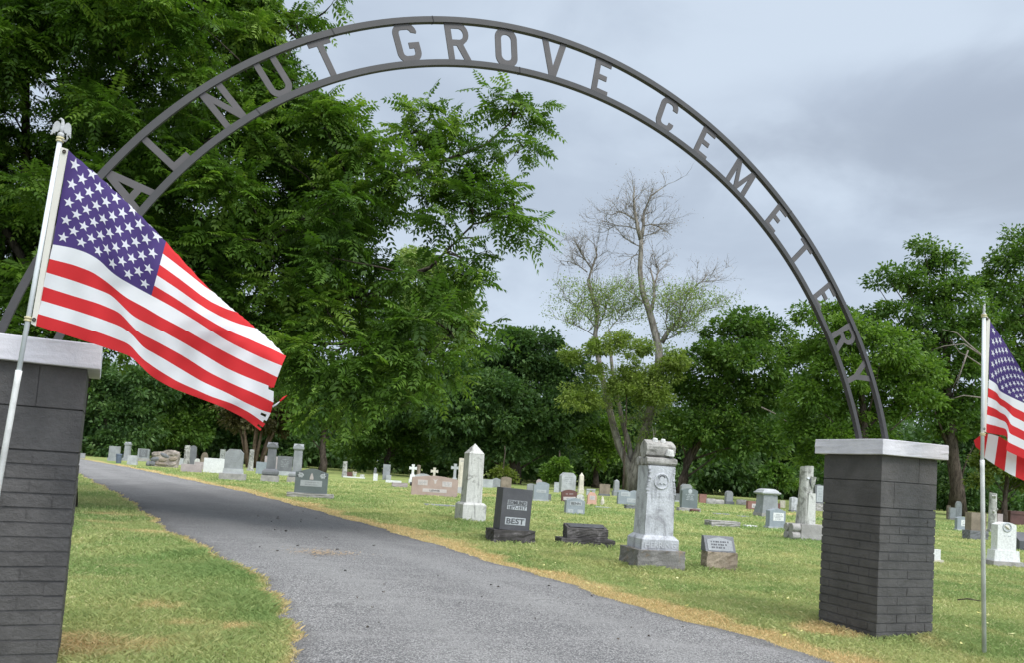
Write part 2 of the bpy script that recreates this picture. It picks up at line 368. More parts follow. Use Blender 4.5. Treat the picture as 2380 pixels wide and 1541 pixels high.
def dry_mask(x, y):
    dr = x - XR(y) - wob(y, 1.0)
    wdt = np.clip(0.46 + 0.14 * np.sin(y * 1.1) + 0.09 * np.sin(y * 3.7 + 1) + 0.05 * np.sin(y * 9.3), 0.15, 0.8) * np.clip(y / 9 + 0.55, 0.7, 2.2)
    a = np.clip(1 - (dr - 0.02) / wdt, 0, 1) * (dr > -0.3)
    a = np.where(dr < 0.06, a * 0.75 + 0.1, a)
    dl = XL(y) + wob(y, 4.0) - x
    b = np.clip(1 - dl / (0.22 + 0.1 * np.sin(y * 2.1)), 0, 1) * (dl > -0.3) * 0.7
    # bare scorched patches
    pt = np.zeros_like(x)
    for px, py, r, k in ((250, 1195, .5, .6), (330, 1235, .35, .65), (300, 1320, .28, .45), (215, 1345, .3, .4), (160, 1505, .35, .8), (300, 1500, .25, .5), (390, 1415, .22, .5), (230, 1215, .4, .5), (440, 1450, .2, .55), (560, 1460, .18, .6), (640, 1330, .2, .3), (1930, 1470, .3, 1.0), (1230, 1240, .4, .5), (1640, 1210, .8, .5), (1100, 1150, 3.0, .55), (1350, 1150, 3.0, .4), (1830, 1195, 2.2, .6), (2150, 1230, 1.2, .4), (2290, 1440, .4, .35), (2200, 1500, .3, .4), (1800, 1290, .7, .35), (1500, 1330, .4, .3)):
        g = ground_at(px, py); d2 = ((x - g.x) / (r * 1.25)) ** 2 + ((y - g.y) / r) ** 2
        pt = np.maximum(pt, k * np.exp(-d2))
    return np.clip(np.maximum(np.maximum(a * 1.35, b), pt), 0, 1)
def grid_axis(lo, hi, step, far, g=1.35):
    a = list(np.arange(lo, hi + 1e-6, step)); s = step
    while a[-1] < far: s *= g; a.append(a[-1] + s)
    s = step
    while a[0] > -far: s *= g; a.insert(0, a[0] - s)
    return np.array(a)
xs = grid_axis(-22, 24, 0.16, 700); ys = grid_axis(0.5, 52, 0.2, 900)
X, Y = np.meshgrid(xs, ys); nx, ny = len(xs), len(ys)
V = np.stack([X, Y, np.zeros_like(X)], -1).reshape(-1, 3)
ii, jj = np.meshgrid(np.arange(nx - 1), np.arange(ny - 1)); q = (jj * nx + ii).ravel()
F = np.stack([q, q + 1, q + nx + 1, q + nx], 1)

def lawn_color(t, P, dry, bl):
    """colour of the turf at a place: fresh green, olive, straw; shared by soil sheet and blades"""
    n1 = NOISE(t, P, 0.55, 5, 0.62); n2 = NOISE(t, MAPPING(t, P, (1, 0.45, 1), (4, 9, 0)), 2.1, 5, 0.65); n3 = NOISE(t, MAPPING(t, P, (1, 1, 1), (14, 2, 0)), 0.17, 3, 0.5)
    c = MIX(t, SMOOTH(t, n1, 0.36, 0.64), (0.265, 0.355, 0.12), (0.46, 0.485, 0.195))
    c = MIX(t, SMOOTH(t, n2, 0.48, 0.72, 0, 0.7), c, (0.55, 0.50, 0.22))
    c = MIX(t, SMOOTH(t, n3, 0.5, 0.64, 0, 0.55), c, (0.21, 0.33, 0.105))
    dn = MATH(t, 'ADD', dry, MATH(t, 'MULTIPLY', MATH(t, 'SUBTRACT', n2, 0.5), 0.9))
    c = MIX(t, SMOOTH(t, dn, 0.25, 0.75, 0, 0.9), c, (0.74, 0.54, 0.28))
    return c
m, t, b, o = new_mat('lawn_turf'); LAWN = m
g = N(t, 'ShaderNodeNewGeometry'); P = g.outputs['Position']; at_ = N(t, 'ShaderNodeAttribute', attribute_name='dry')
c = lawn_color(t, P, at_.outputs['Fac'], None)
fine = NOISE(t, P, 46, 6, 0.75); c = MIX(t, SMOOTH(t, fine, 0.3, 0.7, 0.4, 0.0), c, (0.10, 0.125, 0.045))
midn = NOISE(t, MAPPING(t, P, (1, 0.35, 1)), 7, 6, 0.7); c = MIX(t, SMOOTH(t, midn, 0.35, 0.62, 0.35, 0.0), c, (0.17, 0.23, 0.07)); c = MIX(t, 1.0, c, (0.80, 0.80, 0.74), 'MULTIPLY')
L(t, c, b.inputs['Base Color']); b.inputs['Roughness'].default_value = 0.95; b.inputs['Specular IOR Level'].default_value = 0.1
bump(t, b, fine, 0.8, 0.03)
ground = np_mesh('ground', V, F, LAWN, None, {'dry': ('POINT', dry_mask(V[:, 0], V[:, 1]))}); tag(ground, kind='structure')

# drive
yy = np.concatenate([np.arange(-12, 2, 0.5), np.arange(2, 30, 0.09), np.arange(30, rg[-1, 1], 0.5)])
K = 13; V = []
for y in yy:
    xl = XL(y) + wob(y, 4.0) - 0.03; xr = XR(y) + wob(y, 1.0) + 0.03
    for k in range(K): V.append((xl + (xr - xl) * k / (K - 1), y, 0.006 + 0.022 * math.sin(math.pi * k / (K - 1))))
F = [(i * K + k, i * K + k + 1, (i + 1) * K + k + 1, (i + 1) * K + k) for i in range(len(yy) - 1) for k in range(K - 1)]
m, t, b, o = new_mat('asphalt_grey')
g = N(t, 'ShaderNodeNewGeometry'); P = g.outputs['Position']
v = N(t, 'ShaderNodeTexVoronoi'); v.inputs['Scale'].default_value = 105; L(t, P, v.inputs['Vector'])
sp = N(t, 'ShaderNodeSeparateColor'); L(t, v.outputs['Color'], sp.inputs[0])
c = MIX(t, SMOOTH(t, sp.outputs[0], 0.0, 1.0), (0.17, 0.166, 0.163), (0.58, 0.565, 0.55))
c = MIX(t, SMOOTH(t, v.outputs['Distance'], 0.42, 0.7, 0, 0.75), c, (0.06, 0.06, 0.065))
fin = NOISE(t, P, 150, 4, 0.75); c = MIX(t, SMOOTH(t, fin, 0.38, 0.6, 0.5, 0), c, (0.10, 0.10, 0.108))
big = NOISE(t, MAPPING(t, P, (1, 0.5, 1)), 0.8, 6, 0.6); c = MIX(t, SMOOTH(t, big, 0.36, 0.66, 0.28, 0.0), c, (0.115, 0.112, 0.115))
pat = NOISE(t, MAPPING(t, P, (0.5, 2.2, 1), (3, 1, 0)), 1.4, 6, 0.66); c = MIX(t, SMOOTH(t, pat, 0.47, 0.72, 0, 0.55), c, (0.30, 0.294, 0.288))
us_ = N(t, 'ShaderNodeAttribute', attribute_name='across'); wav = MATH(t, 'ADD', us_.outputs['Fac'], MATH(t, 'MULTIPLY', MATH(t, 'SUBTRACT', big, 0.5), 0.12))
for ctr in (0.27, 0.70):
    dd_ = MATH(t, 'ABSOLUTE', MATH(t, 'SUBTRACT', wav, ctr)); c = MIX(t, SMOOTH(t, dd_, 0.02, 0.13, 0.25, 0.0), c, (0.31, 0.306, 0.30))
ed_ = MATH(t, 'ABSOLUTE', MATH(t, 'SUBTRACT', wav, 0.5)); c = MIX(t, SMOOTH(t, ed_, 0.44, 0.5, 0.0, 0.55), c, (0.11, 0.105, 0.10))
vc = N(t, 'ShaderNodeTexVoronoi', feature='DISTANCE_TO_EDGE'); vc.inputs['Scale'].default_value = 0.55; wv = N(t, 'ShaderNodeVectorMath', operation='ADD'); L(t, P, wv.inputs[0]); cw = N(t, 'ShaderNodeTexNoise'); cw.inputs['Scale'].default_value = 2.2; cw.inputs['Detail'].default_value = 5; L(t, P, cw.inputs['Vector']); L(t, cw.outputs['Color'], wv.inputs[1]); L(t, wv.outputs[0], vc.inputs['Vector'])
crk = MATH(t, 'MULTIPLY', SMOOTH(t, vc.outputs['Distance'], 0.0, 0.010, 1.0, 0.0), SMOOTH(t, big, 0.48, 0.6)); c = MIX(t, MATH(t, 'MULTIPLY', crk, 0.55), c, (0.06, 0.06, 0.06))
# shade of the walnut painted into the asphalt colour between 11 and 24 m
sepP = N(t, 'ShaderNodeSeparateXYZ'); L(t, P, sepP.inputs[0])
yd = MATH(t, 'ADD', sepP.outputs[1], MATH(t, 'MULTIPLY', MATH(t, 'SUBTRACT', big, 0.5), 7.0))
walnut_shade = MATH(t, 'MULTIPLY', SMOOTH(t, yd, 8.5, 13.0), SMOOTH(t, yd, 19.0, 27.0, 1.0, 0.0))
c = MIX(t, MATH(t, 'MULTIPLY', walnut_shade, 0.42), c, (0.085, 0.082, 0.084))
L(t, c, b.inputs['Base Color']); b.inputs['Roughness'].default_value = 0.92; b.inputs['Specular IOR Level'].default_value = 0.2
bump(t, b, MATH(t, 'ADD', v.outputs['Distance'], fin), 0.75, 0.01)
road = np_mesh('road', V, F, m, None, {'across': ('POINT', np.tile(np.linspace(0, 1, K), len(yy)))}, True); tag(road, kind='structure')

# grass blades, dense near the camera, sparser and broader further off
m, t, b, o = new_mat('grass_blade'); BLADE = m
g = N(t, 'ShaderNodeNewGeometry'); P = g.outputs['Position']; at_ = N(t, 'ShaderNodeAttribute', attribute_name='dry'); ar = N(t, 'ShaderNodeAttribute', attribute_name='rnd')
sq = N(t, 'ShaderNodeVectorMath', operation='MULTIPLY'); L(t, P, sq.inputs[0]); sq.inputs[1].default_value = (1, 1, 0)
c = lawn_color(t, sq.outputs[0], at_.outputs['Fac'], None)
c = MIX(t, SMOOTH(t, ar.outputs['Fac'], 0.0, 0.5, 0.35, 0.0), c, (0.16, 0.28, 0.085))
c = MIX(t, SMOOTH(t, ar.outputs['Fac'], 0.80, 1.0, 0, 0.7), c, (0.66, 0.60, 0.33))
L(t, c, b.inputs['Base Color']); b.inputs['Roughness'].default_value = 0.6; b.inputs['Specular IOR Level'].default_value = 0.2
tl = N(t, 'ShaderNodeBsdfTranslucent'); L(t, c, tl.inputs[0]); ms = N(t, 'ShaderNodeMixShader'); ms.inputs[0].default_value = 0.35
L(t, b.outputs[0], ms.inputs[1]); L(t, tl.outputs[0], ms.inputs[2]); L(t, ms.outputs[0], o.inputs[0])
def blades(x, y, h, wd, lean, dry):
    n = len(x); a = rng.uniform(0, 2 * math.pi, n); ca, sa = np.cos(a), np.sin(a)
    lx = rng.normal(0, 1, n) * lean * h; ly = rng.normal(0, 1, n) * lean * h
    z0 = np.full(n, -0.004)
    p0 = np.stack([x - ca * wd / 2, y - sa * wd / 2, z0], 1); p1 = np.stack([x + ca * wd / 2, y + sa * wd / 2, z0], 1)
    p2 = np.stack([x + ca * wd * .35 + lx * .4, y + sa * wd * .35 + ly * .4, h * .6], 1)
    p3 = np.stack([x + lx, y + ly, h * (1 - .25 * np.minimum(1, lean))], 1)
    return np.stack([p0, p1, p2, p3], 1)
BV, BD, BR = [], [], []
for y0, y1, dens, h, wd in ((2.2, 5.5, 9500, .026, .0042), (5.5, 8.0, 6000, .028, .0055), (8.0, 12, 2600, .03, .0085), (12, 18, 800, .033, .015), (18, 28, 170, .045, .03), (28, 42, 55, .05, .05)):
    ym = y1; xl = -0.68 * y1 - 3.2; xr = 0.68 * y1 + 3.2
    n = int((xr - xl) * (y1 - y0) * dens); x = rng.uniform(xl, xr, n); y = rng.uniform(y0, y1, n)
    k = (np.abs(x) < 0.68 * y + 3.0) & ((x > XR(y) + wob(y, 1.0)) | (x < XL(y) + wob(y, 4.0)))
    # keep the foot of each pillar clear
    x, y = x[k], y[k]; dry = dry_mask(x, y); hh = h * rng.uniform(.5, 1.35, len(x)) * (1 - 0.35 * dry)
    # taller unmown tufts along the left edge and round the pillars
    tuft = np.zeros_like(x)
    for px, py, r, k2 in ((500, 1330, .5, 1.0), (600, 1420, .35, .9), (450, 1290, .5, .6), (560, 1395, .3, .8), (650, 1455, .3, .7), (190, 1500, .3, .5), (1905, 1450, .22, .8), (2050, 1475, .35, 1.0), (2160, 1490, .3, 1.0), (1980, 1465, .3, .9), (1440, 1318, .25, .9), (1510, 1330, .3, 1.0), (1585, 1328, .25, .9), (1640, 1328, .2, .9), (1700, 1328, .2, .9), (1135, 1255, .3, .7), (1190, 1262, .3, .8), (1240, 1262, .3, .7), (1300, 1270, .35, .8), (1400, 1272, .35, .8), (1070, 1213, .3, .7), (1110, 1213, .3, .7), (1870, 1258, .4, .6), (540, 1425, .25, .9), (350, 1390, .25, .5), (480, 1500, .22, .6), (250, 1440, .2, .5)):
        gg = ground_at(px, py); tuft = np.maximum(tuft, k2 * np.exp(-((x - gg.x) ** 2 + (y - gg.y) ** 2) / r ** 2))
    hh = hh * (1 + 1.6 * tuft) * (1 + .35 * np.sin(x * 2.9 + 1.3 * np.sin(y * 1.7)) * np.sin(y * 2.3 + x))
    BV.append(blades(x, y, hh, wd * rng.uniform(.7, 1.3, len(x)), 0.6, dry)); BD.append(dry); BR.append(np.clip(rng.uniform(0, 1, len(x)) - 0.35 * tuft, 0, 1))
V = np.concatenate(BV).reshape(-1, 3); n = len(V) // 4
F = np.arange(n * 4).reshape(n, 4)
grass = np_mesh('grass', V, F, BLADE, None, {'dry': ('FACE', np.concatenate(BD)), 'rnd': ('FACE', np.concatenate(BR))})
tag(grass, 'mown lawn grass, green with straw coloured scorched strips beside the drive', 'grass', kind='stuff')
print('blades', n)
# straw clippings lying on the drive and fallen leaves on the lawn
def scatter_quads(name, n, cx, cy, rx, ry, size, mat, label, cat, kind='stuff', asp=3.0):
    x = cx + rng.normal(0, 1, n) * rx; y = cy + rng.normal(0, 1, n) * ry; a = rng.uniform(0, 6.28, n); s = size * rng.uniform(.5, 1.3, n)
    ca, sa = np.cos(a), np.sin(a); z = 0.036 + rng.uniform(0, .008, n)
    q = np.stack([np.stack([x - ca * s, y - sa * s, z], 1), np.stack([x + sa * s / asp, y - ca * s / asp, z + .002], 1), np.stack([x + ca * s, y + sa * s, z + .006], 1), np.stack([x - sa * s / asp, y + ca * s / asp, z + .003], 1)], 1)
    ob = np_mesh(name, q.reshape(-1, 3), np.arange(4 * n).reshape(n, 4), mat, None, {'rnd': ('FACE', rng.uniform(0, 1, n))}); tag(ob, label, cat, kind=kind); return ob
g0 = ground_at(745, 1293)
STRAW = leafmat('straw', (0.42, 0.25, 0.11), (0.55, 0.36, 0.17), (0.62, 0.45, 0.24), 0.1)
YLEAF = leafmat('fallen_leaf', (0.55, 0.50, 0.14), (0.66, 0.62, 0.26), (0.72, 0.70, 0.40), 0.1)
DEBRIS = leafmat('drive_debris', (0.02, 0.018, 0.015), (0.05, 0.04, 0.03), (0.09, 0.07, 0.05), 0.0)
scatter_quads('straw_clippings', 420, g0.x, g0.y, .20, .16, .022, STRAW, 'orange straw clippings scattered on the middle of the drive', 'straw', asp=7)
n = 130; px = rng.uniform(1000, 2380, n); py = rng.uniform(1190, 1520, n)
pts = [ground_at(a, b_) for a, b_ in zip(px, py)]; pts = [p for p in pts if p.x > XR(p.y) + .1]
P0 = np.array([p[:2] for p in pts]); nn = len(P0); a = rng.uniform(0, 6.28, nn); s = 0.026 * rng.uniform(.5, 1.2, nn); z = .03 + rng.uniform(0, .015, nn)
q = np.stack([np.stack([P0[:, 0] + s * np.cos(a + k * 1.57) * (1 if k % 2 == 0 else .5), P0[:, 1] + s * np.sin(a + k * 1.57) * (1 if k % 2 == 0 else .5), z + .01 * (k == 2)], 1) for k in range(4)], 1)
tag(np_mesh('fallen_leaves', q.reshape(-1, 3), np.arange(4 * nn).reshape(nn, 4), YLEAF, None, {'rnd': ('FACE', rng.uniform(0, 1, nn))}), 'small yellow fallen leaves scattered over the lawn by the headstones', 'leaves', kind='stuff')
n = 110; px = np.concatenate([rng.uniform(560, 1200, 60), rng.uniform(800, 1800, 50)]); py = np.concatenate([rng.uniform(1180, 1290, 60), rng.uniform(1330, 1540, 50)])
pts = [ground_at(a, b_) for a, b_ in zip(px, py)]; pts = [p for p in pts if XL(p.y) + .1 < p.x < XR(p.y) - .1]
P0 = np.array([p[:2] for p in pts]); nn = len(P0); a = rng.uniform(0, 6.28, nn); s = .014 * P0[:, 1] / 8 * rng.uniform(.5, 1.4, nn)
q = np.stack([np.stack([P0[:, 0] + s * np.cos(a + k * 1.57), P0[:, 1] + s * np.sin(a + k * 1.57), np.full(nn, .034) + .012 * (k % 2)], 1) for k in range(4)], 1)
tag(np_mesh('drive_debris', q.reshape(-1, 3), np.arange(4 * nn).reshape(nn, 4), DEBRIS, None, {'rnd': ('FACE', rng.uniform(0, 1, nn))}), 'dark bits of twig and nut hull littering the drive', 'debris', kind='stuff')
# a twig on the grass by the right-hand flagpole, a weed sprig at the turf edge
g0 = ground_at(2256, 1405); th = thing('fallen_twig', 'short dark dead twig lying on the grass left of the right flagpole', 'twig', g0)
tubes_obj('stem', [([(-.14, 0, .035), (-.03, .02, .05), (.12, -.03, .04)], [.007, .008, .004], 5), ([(-.02, .02, .05), (.05, .07, .055)], [.005, .002], 5)], BARK, th)

# ------------------------------------------------------------------ gate: two pillars and the lettered arch
def pillar(label, cx, cy, rz, zt, seed):
    rnd = random.Random(seed); W = .595; h = W / 2
    th = thing('brick_pillar', label, 'pillar', (cx, cy, 0), rz, 'gate pillars')
    zc = zt - .12; bm = bmesh.new(); ch = .0677; z = zc - .406 - 15 * ch
    # brick courses : a backing ring per course, single bricks standing just proud of it
    add_box(bm, -h + .012, h - .012, -h + .012, h - .012, -.1, zc)
    add_box(bm, -h + .0055, h - .0055, -h + .0055, h - .0055, -.12, zc - .41)
    c = 0
    while c < 15:
        z0 = z + c * ch + .0046; z1 = z + (c + 1) * ch - .0046; jit = rnd.uniform(-.002, .002)
        r = h - .0020 + jit * .3
        add_box(bm, -r, r, -r, r, z0, z1)
        off = 0 if c % 2 == 0 else .1015
        for side in range(4):
            x = -h + .002 - (0 if off == 0 else off)
            while x < h - .01:
                x1 = x + .2; a, bb = max(x + .0025, -h + .0005), min(x1 - .0025, h - .0005)
                if bb - a > .03:
                    p = rnd.uniform(-.0016, .0022)
                    pr = h + p
                    dz0, dz1 = rnd.uniform(-.002, .002), rnd.uniform(-.002, .002)
                    q = [(a, -pr), (bb, -pr), (bb, -r + .02), (a, -r + .02)]
                    rot = side * math.pi / 2; cr, sr = round(math.cos(rot)), round(math.sin(rot))
                    vs = []
                    for zz in (z0 + .0012 + dz0, z1 - .0012 + dz1):
                        for (ax, ay) in q: vs.append(bm.verts.new((ax * cr - ay * sr, ax * sr + ay * cr, zz + rnd.uniform(-.001, .001))))
                    for f in ((3, 2, 1, 0), (4, 5, 6, 7), (0, 1, 5, 4), (1, 2, 6, 5), (2, 3, 7, 6), (3, 0, 4, 7)): bm.faces.new([vs[i] for i in f])
                x = x1 + .003
        c += 1
    for k in range(2):                       # two courses of block on top
        z0 = zc - .406 + k * .203 + .004; z1 = z0 + .196; r = h + .001
        s = .10 if k else -.16
        add_box(bm, -r, s - .002, -r, r, z0, z1); add_box(bm, s + .002, r, -r, r, z0, z1)
        add_box(bm, s - .0021, s + .0021, -r + .004, r - .004, z0 + .001, z1 - .001)
    from_bm('shaft', bm, BRICK, th, bevel=.004, seg=1)
    bm = bmesh.new(); c = h + .057; add_box(bm, -c, c, -c, c, zc, zt)
    bmesh.ops.subdivide_edges(bm, edges=bm.edges[:], cuts=5, use_grid_fill=True)
    for v in bm.verts: v.co += Vector((rnd.uniform(-1, 1), rnd.uniform(-1, 1), rnd.uniform(-1, 1))) * .0012
    from_bm('cap', bm, CAPPAINT, th, bevel=.006, seg=2)
    return th
pillar('charcoal painted brick gate pillar with white cap, standing right of the drive', 3.035, 6.71, R(23.0), 1.524, 3)
AL = R(26.5)
plc = Vector((-2.059, 3.938)) + Vector((-math.cos(AL), -math.sin(AL))) * .2975 + Vector((-math.sin(AL), math.cos(AL))) * .2975
pillar('charcoal painted brick gate pillar cut off by the left edge of the photo', plc.x, plc.y, AL, 1.566, 5)

# arch plane through both pillar centres; bars follow the slightly flattened bow of the real one
A0 = Vector((-2.435, 4.128)); AD = (Vector((3.035, 6.710)) - A0).normalized(); AA = math.atan2(AD.y, AD.x)
OUT = [[-0.1, 1.85], [-0.03, 2.05], [0.18, 2.5], [0.39, 2.78], [0.62, 3.06], [0.9, 3.33], [1.14, 3.52], [1.33, 3.63], [1.57, 3.76], [1.94, 3.89], [2.33, 4.0], [2.76, 4.05], [3.11, 4.03], [3.58, 3.93], [3.77, 3.9], [4.38, 3.65], [4.96, 3.28], [5.4, 2.88], [5.06, 3.18], [5.46, 2.74], [5.77, 2.34], [5.99, 1.95], [6.14, 1.50]]
INN = [[0.10, 1.56], [0.43, 2.33], [0.68, 2.69], [0.98, 3.02], [1.18, 3.18], [1.51, 3.42], [1.83, 3.54], [2.07, 3.61], [2.37, 3.68], [2.81, 3.72], [3.16, 3.7], [3.63, 3.62], [3.17, 3.7], [3.77, 3.58], [4.3, 3.33], [4.73, 3.06], [5.03, 2.8], [4.75, 3.06], [5.13, 2.68], [5.43, 2.3], [5.64, 1.91], [5.80, 1.50]]
AC = (2.95, 1.2)
def fitr(pts):
    p = np.array(pts) - AC; th_ = np.arctan2(p[:, 1], p[:, 0]); r = np.hypot(p[:, 0], p[:, 1])
    return np.polynomial.polynomial.Polynomial.fit(th_, r, 6), th_.min(), th_.max()
PO, _, _ = fitr(OUT); PI_, ti0, ti1 = fitr(INN)
def apt(r, th_): return AC[0] + r * math.cos(th_), AC[1] + r * math.sin(th_)
arch = thing('arch_sign', 'grey steel lettered arch bowed over the drive between two brick pillars', 'arch', (A0.x, A0.y, 0), AA)
BW = .036
def bar(name, poly, t0, t1, sgn, zend):
    ths = np.linspace(t0, t1, 120); bm = bmesh.new(); rings = []
    for tt in ths:
        r = poly(tt); r0, r1 = (r - BW, r) if sgn > 0 else (r, r + BW)
        (xa, za), (xb, zb) = apt(r0, tt), apt(r1, tt)
        rings.append([bm.verts.new(p) for p in ((xa, -.018, za), (xb, -.018, zb), (xb, .018, zb), (xa, .018, za))])
    for a, b_ in zip(rings, rings[1:]):
        for k in range(4): bm.faces.new((a[k], a[(k + 1) % 4], b_[(k + 1) % 4], b_[k]))
    bm.faces.new(rings[0][::-1]); bm.faces.new(rings[-1])
    return from_bm(name, bm, STEEL, arch, bevel=.003, seg=1)
t_or = math.atan2(1.515 - AC[1], 6.14 - AC[0]); t_ol = math.atan2(1.56 - AC[1], -.17 - AC[0])
bar('outer_bar', PO, t_or, t_ol, 1, 0); bar('inner_bar', PI_, math.atan2(1.515 - AC[1], 5.80 - AC[0]), math.atan2(1.558 - AC[1], .10 - AC[0]), -1, 0)
def seam(poly, px, py, sgn):
    d = ray(px, py); n = Vector((-AD.y, AD.x, 0)); k = n.dot(Vector((A0.x, A0.y, 0))) / n.dot(d); p = d * k
    tt = math.atan2(p.z + EYE - AC[1], (Vector((p.x, p.y)) - A0).dot(AD) - AC[0]); bm = bmesh.new(); rings = []
    for e in (-.0012, .0012):
        r = poly(tt + e); r0, r1 = (r - BW - .0015, r + .0015) if sgn > 0 else (r - .0015, r + BW + .0015)
        (xa, za), (xb, zb) = apt(r0, tt + e), apt(r1, tt + e)
        rings.append([bm.verts.new(q) for q in ((xa, -.0195, za), (xb, -.0195, zb), (xb, .0195, zb), (xa, .0195, za))])
    a, b_ = rings
    for k in range(4): bm.faces.new((a[k], a[(k + 1) % 4], b_[(k + 1) % 4], b_[k]))
    bm.faces.new(a[::-1]); bm.faces.new(b_); from_bm('weld_seam', bm, STEELD, arch)
for px, py in ((1004, 45), (770, 70), (1840, 487)): seam(PO, px, py, 1)
for px, py in ((1206, 168), (604, 266)): seam(PI_, px, py, -1)
def arc(cx, cy, rx, ry, a0, a1, n=9):
    return [(cx + rx * math.cos(R(a0 + (a1 - a0) * i / n)), cy + ry * math.sin(R(a0 + (a1 - a0) * i / n))) for i in range(n + 1)]
s_ = .165      # stroke, in units of letter height
def glyph(ch):
    """outlines (outer first, then holes) in a box w wide and 1 high"""
    s = s_
    if ch == 'E': w = .50; return w, [[(0, 0), (w, 0), (w, s), (s, s), (s, .43), (w * .82, .43), (w * .82, .57), (s, .57), (s, 1 - s), (w, 1 - s), (w, 1), (0, 1)]]
    if ch == 'T': w = .62; c = w / 2; return w, [[(c - s / 2, 0), (c + s / 2, 0), (c + s / 2, 1 - s), (w, 1 - s), (w, 1), (0, 1), (0, 1 - s), (c - s / 2, 1 - s)]]
    if ch == 'L': w = .56; return w, [[(0, 0), (w, 0), (w, s), (s, s), (s, 1), (0, 1)]]
    if ch == 'N': w = .66; return w, [[(0, 0), (s, 0), (s, .66), (w - s, 0), (w, 0), (w, 1), (w - s, 1), (w - s, .34), (s, 1), (0, 1)]]
    if ch == 'M': w = .86; c = w / 2; return w, [[(0, 0), (s, 0), (s, .62), (c - .05, 0), (c + .05, 0), (w - s, .62), (w - s, 0), (w, 0), (w, 1), (w - s, 1), (c, .3), (s, 1), (0, 1)]]
    if ch == 'W': w = .94; c = w / 2; return w, [[(.16, 0), (.32, 0), (c, .6), (w - .32, 0), (w - .16, 0), (w, 1), (w - s, 1), (w - .255, .36), (c + .07, .95), (c - .07, .95), (.255, .36), (s, 1), (0, 1)]]
    if ch == 'V': w = .74; c = w / 2; return w, [[(c - .09, 0), (c + .09, 0), (w, 1), (w - .175, 1), (c, .30), (.175, 1), (0, 1)]]
    if ch == 'Y': w = .74; c = w / 2; return w, [[(c - s / 2, 0), (c + s / 2, 0), (c + s / 2, .42), (w, 1), (w - .19, 1), (c, .6), (.19, 1), (0, 1), (c - s / 2, .42)]]
    if ch == 'A': w = .74; c = w / 2; return w, [[(0, 0), (.175, 0), (.235, .22), (w - .235, .22), (w - .175, 0), (w, 0), (c + .09, 1), (c - .09, 1)], [(.285, .37), (c, .72), (w - .285, .37)]]
    r = .20
    def rr(x0, y0, x1, y1, r):
        return arc(x1 - r, y0 + r, r, r, -90, 0) + arc(x1 - r, y1 - r, r, r, 0, 90) + arc(x0 + r, y1 - r, r, r, 90, 180) + arc(x0 + r, y0 + r, r, r, 180, 270)
    if ch == 'O': w = .62; return w, [rr(0, 0, w, 1, .26), rr(s, s, w - s, 1 - s, .135)]
    if ch == 'U': w = .64; return w, [[(0, 1)] + arc(.28, .28, .28, .28, 180, 270) + arc(w - .28, .28, .28, .28, 270, 360) + [(w, 1), (w - s, 1)] + arc(w - .28, .28, .28 - s, .28 - s, 360, 270) + arc(.28, .28, .28 - s, .28 - s, 270, 180) + [(s, 1)]]
    if ch == 'C': w = .60; return w, [[(w, .30), (w - s, .30)] + arc(w - .26, .26, .26 - s, .26 - s, 0, -90, 6) + arc(.26, .26, .26 - s, .26 - s, 270, 180, 6) + arc(.26, .74, .26 - s, .26 - s, 180, 90, 6) + arc(w - .26, .74, .26 - s, .26 - s, 90, 0, 6) + [(w - s, .70), (w, .70)] + arc(w - .26, .74, .26, .26, 0, 90) + arc(.26, .74, .26, .26, 90, 180) + arc(.26, .26, .26, .26, 180, 270) + arc(w - .26, .26, .26, .26, 270, 360)]
    if ch == 'G': w = .66; return w, [[(w, .50), (w * .55, .50), (w * .55, .35), (w - s, .35)] + arc(w - .26, .26, .26 - s, .26 - s, 0, -90, 6) + arc(.26, .26, .26 - s, .26 - s, 270, 180, 6) + arc(.26, .74, .26 - s, .26 - s, 180, 90, 6) + arc(w - .26, .74, .26 - s, .26 - s, 90, 10, 6) + [(w - .02, .72)] + arc(w - .26, .74, .26, .26, 2, 90) + arc(.26, .74, .26, .26, 90, 180) + arc(.26, .26, .26, .26, 180, 270) + arc(w - .26, .26, .26, .26, 270, 360)]
    if ch == 'R': w = .64; return w, [[(0, 0), (s, 0), (s, .41), (.27, .41), (w - .185, 0), (w, 0), (.455, .435)] + arc(w - .27, .72, .27, .28, -60, 90) + [(0, 1)], [(s, .56), (s, 1 - s + .01), (w - .27, 1 - s + .01)] + arc(w - .27, .705, .125, .14, 80, -80, 6) + [(w - .27, .56)]]
